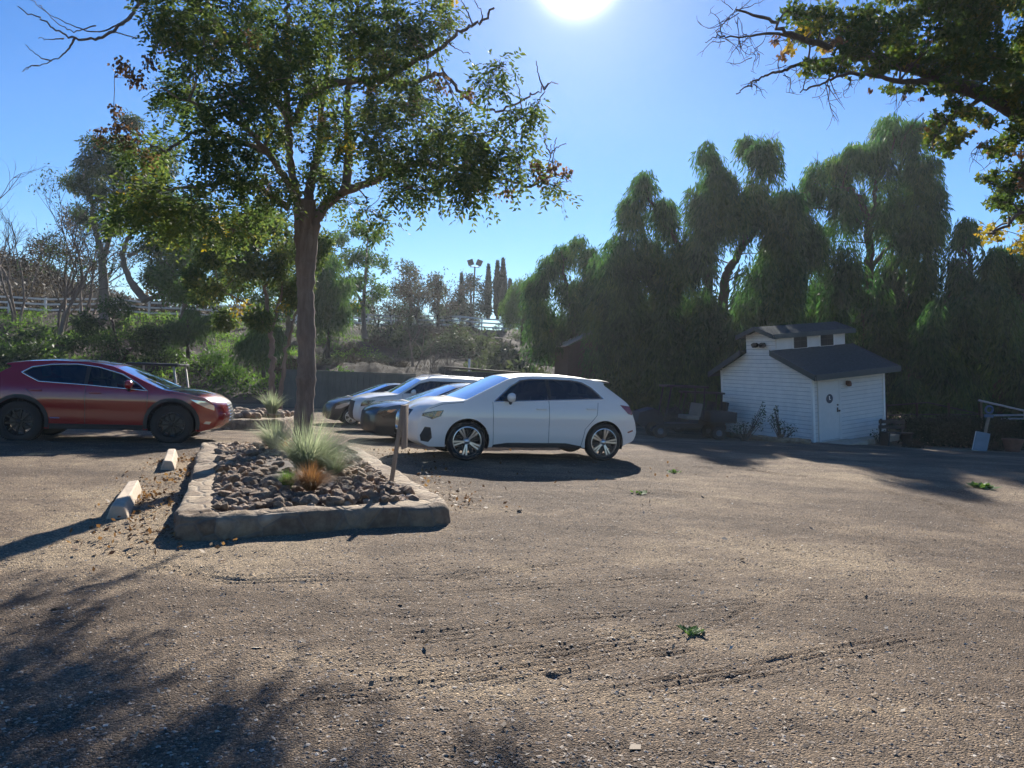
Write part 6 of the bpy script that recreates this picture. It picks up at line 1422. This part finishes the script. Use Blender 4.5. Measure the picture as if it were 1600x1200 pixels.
puffy('eucalyptus', 'tall eucalyptus with pale leaning trunks behind the white fence at left', (166, 490), 50, [([(164, 500), (162, 440), (158, 400), (150, 360), (140, 310), (130, 270)], .38, .06), ([(228, 470), (205, 440), (192, 405), (196, 380), (215, 345), (225, 290)], .3, .06), ([(160, 410), (180, 340), (190, 280), (200, 240)], .18, .05), ([(200, 400), (240, 380), (280, 350)], .14, .04), ([(225, 470), (250, 460), (290, 440)], .2, .05)],
  [(148, 235, 36, 26), (118, 285, 26, 26), (195, 235, 40, 28), (245, 255, 40, 34), (160, 300, 34, 30), (225, 310, 44, 34), (280, 330, 38, 34), (130, 330, 22, 20), (170, 360, 26, 20), (250, 380, 42, 32), (300, 400, 36, 34), (285, 450, 40, 26), (240, 430, 36, 26), (205, 195, 28, 18), (140, 265, 34, 26), (175, 265, 34, 28), (215, 280, 34, 26), (260, 300, 34, 26), (300, 350, 34, 30), (190, 330, 34, 26), (255, 420, 36, 30)], 'euc_leaf', .32, .085, 1.7, M['pale_bark'], None, -.8, 2.4)
puffy('small_tree', 'dark rounded small tree on the green slope behind the red car', (184, 590), 38, [([(184, 600), (186, 570), (180, 530), (175, 500)], .16, .05), ([(186, 570), (215, 530)], .1, .04)],
  [(178, 488, 44, 28), (132, 508, 34, 26), (228, 508, 34, 28), (160, 535, 50, 30), (222, 545, 38, 28), (115, 540, 24, 20), (195, 565, 30, 16), (250, 525, 16, 20)], 'shrub_leaf', .24, .07, .9, M['dark_bark'], None, -.5)
pepper('bright green young weeping pepper right of the big trunk', (512, 540), 46, [([(512, 560), (514, 500), (515, 440)], .15, .04)], [(515, 398, 22, 70), (498, 425, 18, 70), (533, 432, 20, 70), (510, 455, 26, 60), (528, 470, 18, 50), (492, 470, 16, 60)], 'bright_leaf', 1.1)
pepper('small weeping pepper between the second planter trees and the green slope', (412, 585), 38, [([(412, 590), (412, 530), (410, 505)], .1, .03)], [(410, 490, 20, 70), (392, 515, 18, 60), (428, 510, 18, 60), (405, 530, 22, 50)], 'bright_leaf', 1.)
pepper('small weeping pepper hanging over the green slope left of the second planter', (292, 545), 42, [([(294, 560), (295, 520), (292, 500)], .1, .03)], [(300, 482, 18, 40), (278, 498, 20, 50), (318, 500, 16, 40), (330, 488, 12, 30)], 'bright_leaf', 1.)
puffy('leafy_tree', 'light leafy tree at the crest right of the big trunk', (570, 520), 56, [([(570, 530), (568, 480), (572, 420), (575, 380)], .22, .05), ([(568, 480), (545, 430)], .12, .04)], [(560, 355, 22, 20), (585, 370, 20, 18), (572, 398, 26, 22), (596, 412, 14, 16), (548, 405, 24, 22), (565, 440, 28, 20), (540, 455, 24, 20), (590, 455, 22, 18), (535, 375, 18, 18), (560, 480, 26, 14)], 'bright_leaf', .34, .11, 1.3, None, None, -.6, 2.4, (('yellow_leaf', 520, 500, 10, 40), ('yellow_leaf', 555, 475, 10, 40)))
pepper('hazy light green weeping tree at the crest left of the pepper row', (815, 500), 62, [([(816, 540), (818, 480), (820, 450)], .2, .05)], [(820, 428, 20, 60), (805, 450, 16, 50), (838, 445, 16, 60), (825, 475, 20, 50), (800, 480, 14, 40)], 'bright_leaf', 1., .32)
for lab, px, Y_, cl in (('dark bushy conifer at the crest, left one of the pair of grey crowns', 640, 72, [(640, 425, 22, 20), (632, 450, 24, 22), (650, 462, 26, 24), (640, 485, 22, 14)]), ('dark bushy conifer at the crest, right one of the pair of grey crowns', 684, 74, [(684, 440, 18, 16), (676, 460, 20, 18), (692, 455, 14, 16), (684, 485, 16, 14)]), ('broad dark green tree crown at the foot of the floodlight mast', 735, 84, [(735, 440, 22, 18), (725, 462, 22, 22), (752, 455, 22, 20), (742, 485, 30, 18), (765, 478, 18, 20)])):
    puffy('conifer', lab, (px, 510), Y_, [([(px, 520), (px + 1, 470), (px, 430)], .22, .05)], cl, 'grey_leaf' if px < 700 else 'dark_leaf', .4, .12, 1.4, M['dark_bark'], 'dark trees along the crest', .1, 1.8)
def cypress(label, px, top, bot, w, Y):
    b_ = at(px, bot, Y); b_[2] = gz(b_[0], b_[1]); t = Tree('cypress', label, b_, 'tree', 'cypress spires on the crest', M['dark_bark']); k = t.k; t.limb([(px, bot + 20), (px, (top + bot) / 2), (px, top + 6)], .2, .03)
    n = 3200; u = rng.random(n) ** .75; a = rng.uniform(0, 6.28, n); rr = w * k * np.minimum(1, u * 2.2 + .03) * np.sqrt(rng.random(n)) * (1 - .25 * u ** 3)
    c0 = t.L(px, top); c1 = t.L(px, bot + 15); C = c0 + (c1 - c0) * u[:, None] + np.stack([np.cos(a) * rr, np.sin(a) * rr, 0 * a], 1)
    t.mb('dark_leaf').leaves(C, np.array((0, 0, 1.)) + np.stack([np.cos(a), np.sin(a), 0 * a], 1) * .25 + rng.normal(0, .15, (n, 3)), unit(n), .5, .12); t.done()
cypress('left spire of the tall close pair of cypresses', 777, 412, 480, 5, 82); cypress('tallest cypress, right spire of the close pair', 786, 408, 480, 5.5, 82); cypress('thin small cypress spire left of the floodlight mast', 721, 430, 490, 3, 88); cypress('short cypress between the mast and the tall pair', 763, 417, 480, 4, 86); cypress('short cypress right of the tall pair', 797, 440, 485, 4, 84)

def bare(name, label, base_px, Y, top, spread, stems, group, r0=.07, leafy_=0):
    b_ = gpt(*base_px) if Y is None else at(base_px[0], base_px[1], Y); b_[2] = gz(b_[0], b_[1]) - .05; t = Tree(name, label, b_, 'tree', group, M['dark_bark'] if Y and Y > 60 else M['bark']); H = (base_px[1] - top) * t.k
    tips = []
    def grow(p, d, L, r, dep):
        n = 5; pts = [p]
        for q in range(n): d = d + rng.normal(0, .13, 3) + np.array((0, 0, .06)); d /= np.linalg.norm(d); pts.append(pts[-1] + d * L / n)
        (t.bk if dep < 2 else t.tw).tube(pts, np.linspace(r, r * .55, n + 1), 6 if dep < 2 else 4, 0, dep < 2); t.pts.append((pts[-1], r))
        tips.append(pts[-1])
        if dep >= 4: return
        for q in range(3 if dep < 3 else 2):
            k = rng.integers(2, n + 1); dd = d + unit(1)[0] * .62; dd[2] = abs(dd[2]) * .9 + .15; grow(pts[k], dd / np.linalg.norm(dd), L * rng.uniform(.5, .75), r * .52, dep + 1)
    for q in range(stems):
        d = np.array((rng.normal(0, spread), rng.normal(0, spread), 1.)); grow(np.array((rng.normal(0, .25), rng.normal(0, .25), 0)) if stems > 1 else np.zeros(3), d / np.linalg.norm(d), H * .5 * rng.uniform(.85, 1.1), r0 * rng.uniform(.8, 1.1), 0)
    if leafy_:
        for c in tips[::2]: t.puff('scrub_leaf' if leafy_ == 1 else 'euc_leaf', c, .5, 10, .22, .08)
    t.done(); return t
bare('bare_tree', 'leafless multi-stemmed tree at the far left edge, leaning right', (28, 505), 50, 300, .25, 3, 'leafless trees on the left slope', .10)
bare('bare_tree', 'tall leafless tree with pale upright stems left of the eucalyptus', (92, 520), 49, 285, .22, 4, 'leafless trees on the left slope', .11, 2)
bare('bare_tree', 'dark leafless tree close beside the eucalyptus trunk', (132, 500), 54, 320, .3, 4, 'leafless trees on the left slope', .09, 1)
bare('bare_tree', 'fine-twigged leafless tree cut by the left edge of the picture', (-22, 480), 56, 230, .3, 2, 'leafless trees on the left slope', .1)
for q, (px, py, Y_, top, lab) in enumerate(((662, 520, 66, 405, 'wispy leafless tree at the crest between the two grey conifers'), (612, 520, 64, 420, 'wispy leafless tree at the crest beside the light leafy tree'), (700, 520, 72, 430, 'small leafless tree at the crest left of the floodlight mast'), (672, 590, 50, 500, 'leafless sapling low on the brown slope, left one'), (700, 585, 50, 505, 'leafless sapling low on the brown slope, right one'), (640, 560, 54, 470, 'leafless sapling halfway up the brown slope'))):
    bare('bare_tree', lab, (px, py), Y_, top, .3, 3, 'leafless trees on the middle slope', .07 if Y_ > 60 else .05, 1 if q < 3 else 0)

puffy('leafy_tree', 'full sunlit green tree between the eucalyptus and the second planter trees', (285, 520), 47, [([(285, 530), (287, 480), (290, 420), (300, 360)], .2, .05), ([(287, 480), (320, 420), (345, 380)], .12, .04), ([(288, 460), (260, 410)], .1, .03)],
  [(300, 335, 40, 30), (265, 365, 36, 30), (335, 365, 40, 32), (290, 400, 46, 34), (350, 410, 40, 34), (250, 420, 34, 28), (310, 445, 44, 28), (365, 450, 34, 28), (270, 455, 30, 20), (380, 380, 30, 30)], 'bright_leaf', .3, .1, 1.2, None, None, -.4, 2.2)
puffy('leafy_tree', 'olive green tree crown just behind the left edge of the big trunk', (450, 520), 50, [([(450, 530), (450, 470), (448, 420)], .2, .05)],
  [(440, 400, 34, 30), (465, 430, 30, 34), (425, 440, 34, 30), (450, 475, 40, 28), (500, 395, 26, 26), (405, 470, 26, 20)], 'bright_leaf', .3, .1, 1.2, None, None, -.4, 2.)
puffy('small_tree', 'brownish dry tree filling the hillside left of the eucalyptus', (100, 470), 60, [([(100, 480), (102, 430), (105, 390)], .2, .04)],
  [(60, 400, 34, 30), (100, 385, 34, 30), (130, 420, 30, 30), (75, 435, 36, 24), (20, 420, 34, 30), (110, 345, 20, 24)], 'scrub_leaf', .3, .09, .9, None, None, .2, 2.)

# ---------------------------------------------------------------- shrubs and cover on the slopes
def scrub_mesh(mat, n, L, W, sx=1.):
    b = MB(); C = unit(n) * (rng.random((n, 1)) ** .4); C[:, 2] = np.abs(C[:, 2]) * .9; C *= 1 + .35 * np.stack([vnoise(C[:, 0] * 3, C[:, 1] * 3 + C[:, 2] * 2, 51)] * 3, 1); b.leaves(C, unit(n) + C * .8, unit(n), L * rng.uniform(.6, 1.3, n), W)
    for _ in range(14): e = unit(1)[0]; e[2] = abs(e[2]); b.tube([(0, 0, -.1), e * .5 + rng.normal(0, .08, 3), e * 1.05], [.03, .02, .006], 4, 0, False)
    me = b.mesh('shrub'); me.materials.append(M[mat]); return me
SM = {m_: [scrub_mesh(m_, n, L, W) for _ in range(3)] for m_, n, L, W in (('scrub_leaf', 900, .2, .06), ('shrub_leaf', 900, .2, .08), ('grey_leaf', 800, .18, .06), ('bright_leaf', 900, .2, .07))}
def shrub_at(x, y, r, mat, label, group, sq=.85):
    o = bpy.data.objects.new('shrub', SM[mat][rng.integers(0, 3)]); COL.objects.link(o); o.location = (x, y, gz(x, y) - .1 * r); o.scale = (r * rng.uniform(.85, 1.25), r, r * sq * rng.uniform(.8, 1.2)); o.rotation_euler = (0, 0, rng.uniform(0, 6.28)); return tag(o, label, 'shrub', group)
for _ in range(170):
    x = rng.uniform(-95, -22); y = fence_y(x) + rng.uniform(2.5, 50)
    shrub_at(x, y, rng.uniform(1.7, 3.6), 'scrub_leaf', 'dry brown scrub bush on the hillside beyond the white fence at left', 'dry scrub bushes on the far hill')
for _ in range(44):
    x = rng.uniform(-14, 12); y = toe_y(x) + rng.uniform(.15, .95) * (fence_y(x) - toe_y(x))
    shrub_at(x, float(y), rng.uniform(.6, 1.5), 'scrub_leaf' if rng.random() < .6 else 'grey_leaf', 'low dry shrub on the brown middle slope below the fence', 'dry shrubs on the middle slope', .8)
for px, py, Y_, r in ((745, 560, 48, 2.), (720, 520, 62, 1.8), (600, 530, 62, 1.8), (640, 525, 64, 1.8), (690, 535, 60, 1.6), (785, 575, 45, 2.1), (815, 570, 45, 2.4), (770, 540, 52, 2.2), (800, 530, 52, 2.6), (830, 540, 50, 2.2), (760, 500, 60, 2.2), (850, 580, 46, 2.2)):
    p = at(px, py, Y_); shrub_at(p[0], p[1], r, 'grey_leaf', 'grey-green bush in shade between the brown slope and the pepper row', 'grey bushes left of the pepper row', 1.1)
for px, Y_, r in ((10, 40, 1.6), (45, 42, 1.8), (-20, 39, 1.8), (335, 46, 1.3), (262, 45, 1.6), (60, 47, 2.), (360, 44, 1.), (500, 40, 1.2), (530, 44, 1.3), (470, 40, 1.1)):
    p = at(px, 560, Y_); shrub_at(p[0], p[1], r, 'shrub_leaf' if px < 300 else 'bright_leaf', 'rounded green bush on the left slope below the white fence', 'green bushes on the left slope')
b = MB(); n = 60000; x = rng.uniform(-48, -9, n); ty, fy = toe_y(x), fence_y(x); y = ty - .5 + (fy - ty) * rng.random(n) ** 1.1 * .8
m_ = (vnoise(x * .28, y * .28, 61) + .5 * vnoise(x * .8, y * .8, 62) > -.1 + .35 * sstep(-16, -10, x)); x, y = x[m_], y[m_]; n = len(x)
hh = np.clip(vnoise(x * .45, y * .45, 63) + .35, 0, 1) * 1.1
C = np.stack([x, y, ground_z(x, y) + rng.random(n) ** .7 * hh + .02], 1); D = unit(n) * .8 + np.array((0, 0, .55)); b.leaves(C, D, unit(n), rng.uniform(.12, .34, n), rng.uniform(.03, .08, n))
tag(b.build('ground_cover', M['cover_leaf']), 'sunlit green ground cover spreading over the left slope', 'ground cover', None, 'stuff')
b = MB(); n = 26000; x = rng.uniform(-75, 20, n); y = toe_y(x) + (fence_y(x) + 12 - toe_y(x)) * rng.random(n); m_ = vnoise(x * .3, y * .3, 65) + .4 * vnoise(x, y, 66) > -.05; x, y = x[m_], y[m_]; n = len(x)
C = np.stack([x, y, ground_z(x, y)], 1); b.leaves(C, unit(n) * .6 + np.array((0, 0, .8)), unit(n), rng.uniform(.15, .5, n), rng.uniform(.02, .05, n))
tag(b.build('dry_grass', M['scrub_leaf']), 'dry grass and weeds scattered over the brown slope', 'dry grass', None, 'stuff')
# dark hedge at the right
a, c = at(1412, 690, 27.2), at(1680, 690, 26.4); p = (a + c) / 2; p[2] = gz(p[0], p[1]); hd_ = thing('hedge', 'low dark clipped hedge along the right edge behind the tilted board', 'hedge', p); n = 15000; t_ = rng.random(n); C = a + (c - a) * t_[:, None]; C[:, 1] += rng.uniform(-.5, .5, n); C[:, 2] = p[2] + rng.random(n) ** .8 * (1.02 + .25 * vnoise(t_ * 30, t_ * 0, 71)); b = MB(); b.leaves(C - p, unit(n) + np.array((0, 0, .3)), unit(n), rng.uniform(.07, .14, n), .06); b.build('foliage', M['dark_leaf'], hd_)
b = MB()
for t_ in np.linspace(0, 1, 14): q = a + (c - a) * t_ - p; q[2] = 0; b.tube([q, q + np.array((.05, 0, .5)), q + np.array((.1, .1, .9))], [.04, .03, .01], 5)
b.build('stems', M['dark_bark'], hd_)
for px, py, lab in ((1552, 696, 'dry brown plant clump at the foot of the tilted board'), (1428, 694, 'dry reddish plant clump between the bench and the dark hedge')):
    p = at(px, py, 25.6); shrub_at(p[0], p[1], .3, 'scrub_leaf', lab, None, 1.)
# ================================================================== camera, sky, sun
cam = bpy.data.cameras.new('camera'); co = bpy.data.objects.new('camera', cam); COL.objects.link(co)
cam.sensor_width = 36; cam.lens = 36 * F / 1600; cam.clip_end = 3000; cam.clip_start = .05
co.matrix_world = Matrix(((CR[0], CU[0], -CF[0], 0), (CR[1], CU[1], -CF[1], 0), (CR[2], CU[2], -CF[2], CZ), (0, 0, 0, 1)))
scene.camera = co
w = bpy.data.worlds.new('World'); scene.world = w; w.use_nodes = True
nt = w.node_tree; N = nt.nodes; Lk = nt.links; bg = N['Background']
sk = N.new('ShaderNodeTexSky'); sk.sky_type = 'NISHITA'; sk.sun_disc = False
sk.sun_elevation = SUN_EL; sk.sun_rotation = SUN_AZ; sk.altitude = 300
sk.air_density = SKY_AIR; sk.dust_density = SKY_DUST; sk.ozone_density = SKY_OZ
hs = N.new('ShaderNodeHueSaturation'); hs.inputs['Saturation'].default_value = SKY_SAT; hs.inputs['Hue'].default_value = .511; Lk.new(sk.outputs[0], hs.inputs['Color'])
# the sun itself and its aureole, a glow that depends on the direction in the sky only
tc = N.new('ShaderNodeTexCoord'); dt = N.new('ShaderNodeVectorMath'); dt.operation = 'DOT_PRODUCT'
nrm = N.new('ShaderNodeVectorMath'); nrm.operation = 'NORMALIZE'; Lk.new(tc.outputs['Generated'], nrm.inputs[0])
Lk.new(nrm.outputs[0], dt.inputs[0]); dt.inputs[1].default_value = tuple(SUN_DIR)
d = math_n(N, Lk, 'MAXIMUM', dt.outputs['Value'], 0.)
core = math_n(N, Lk, 'MULTIPLY', math_n(N, Lk, 'POWER', d, 2600.), SUN_CORE)
halo = math_n(N, Lk, 'MULTIPLY', math_n(N, Lk, 'POWER', d, 140.), SUN_HALO)
wide = math_n(N, Lk, 'MULTIPLY', math_n(N, Lk, 'POWER', d, 22.), SUN_WIDE)
gsum = math_n(N, Lk, 'ADD', core, math_n(N, Lk, 'ADD', halo, wide))
gc = N.new('ShaderNodeVectorMath'); gc.operation = 'SCALE'; gc.inputs[0].default_value = (1., .93, .97); Lk.new(gsum, gc.inputs['Scale'])
tot = mixc(N, Lk, 1., hs.outputs[0], gc.outputs[0], 'ADD')
Lk.new(tot, bg.inputs[0]); bg.inputs[1].default_value = SKY_STR
sl = bpy.data.lights.new('sun', 'SUN'); sl.energy = SUN_STR; sl.angle = R(.53); sl.color = (1., .94, .84)
so = bpy.data.objects.new('sun', sl); COL.objects.link(so); so.location = (0, 0, 60)
so.rotation_euler = Vector(-SUN_DIR).to_track_quat('-Z', 'Y').to_euler()
scene.view_settings.view_transform = 'Standard'; scene.view_settings.look = 'None'
scene.view_settings.exposure = EXPO; scene.view_settings.gamma = 1
scene.cycles.use_denoising = True
scene.cycles.max_bounces = 8; scene.cycles.diffuse_bounces = 3; scene.cycles.transparent_max_bounces = 12
scene.cycles.sample_clamp_indirect = 6.

# ---- added haze volume, mostly imitating the lens veil that lifts the darks
if HAZE:
    bmz = bmesh.new(); bmesh.ops.create_cube(bmz, size=1); me = bpy.data.meshes.new('haze'); bmz.to_mesh(me); bmz.free()
    hz = bpy.data.objects.new('haze', me); COL.objects.link(hz); hz.scale = (320, 190, 60); hz.location = (0, 65, 25)
    hm = bpy.data.materials.new('veil_haze'); hm.use_nodes = True; hn = hm.node_tree.nodes; hn.remove(hn['Principled BSDF']); pv = hn.new('ShaderNodeVolumePrincipled'); pv.inputs['Color'].default_value = (.86, .92, 1., 1); pv.inputs['Density'].default_value = HAZE; pv.inputs['Anisotropy'].default_value = .5
    hm.node_tree.links.new(pv.outputs[0], hn['Material Output'].inputs['Volume']); me.materials.append(hm); tag(hz, 'thin bluish sunlit haze in the air over the lot', 'haze', None, 'stuff')
    scene.cycles.volume_bounces = 0
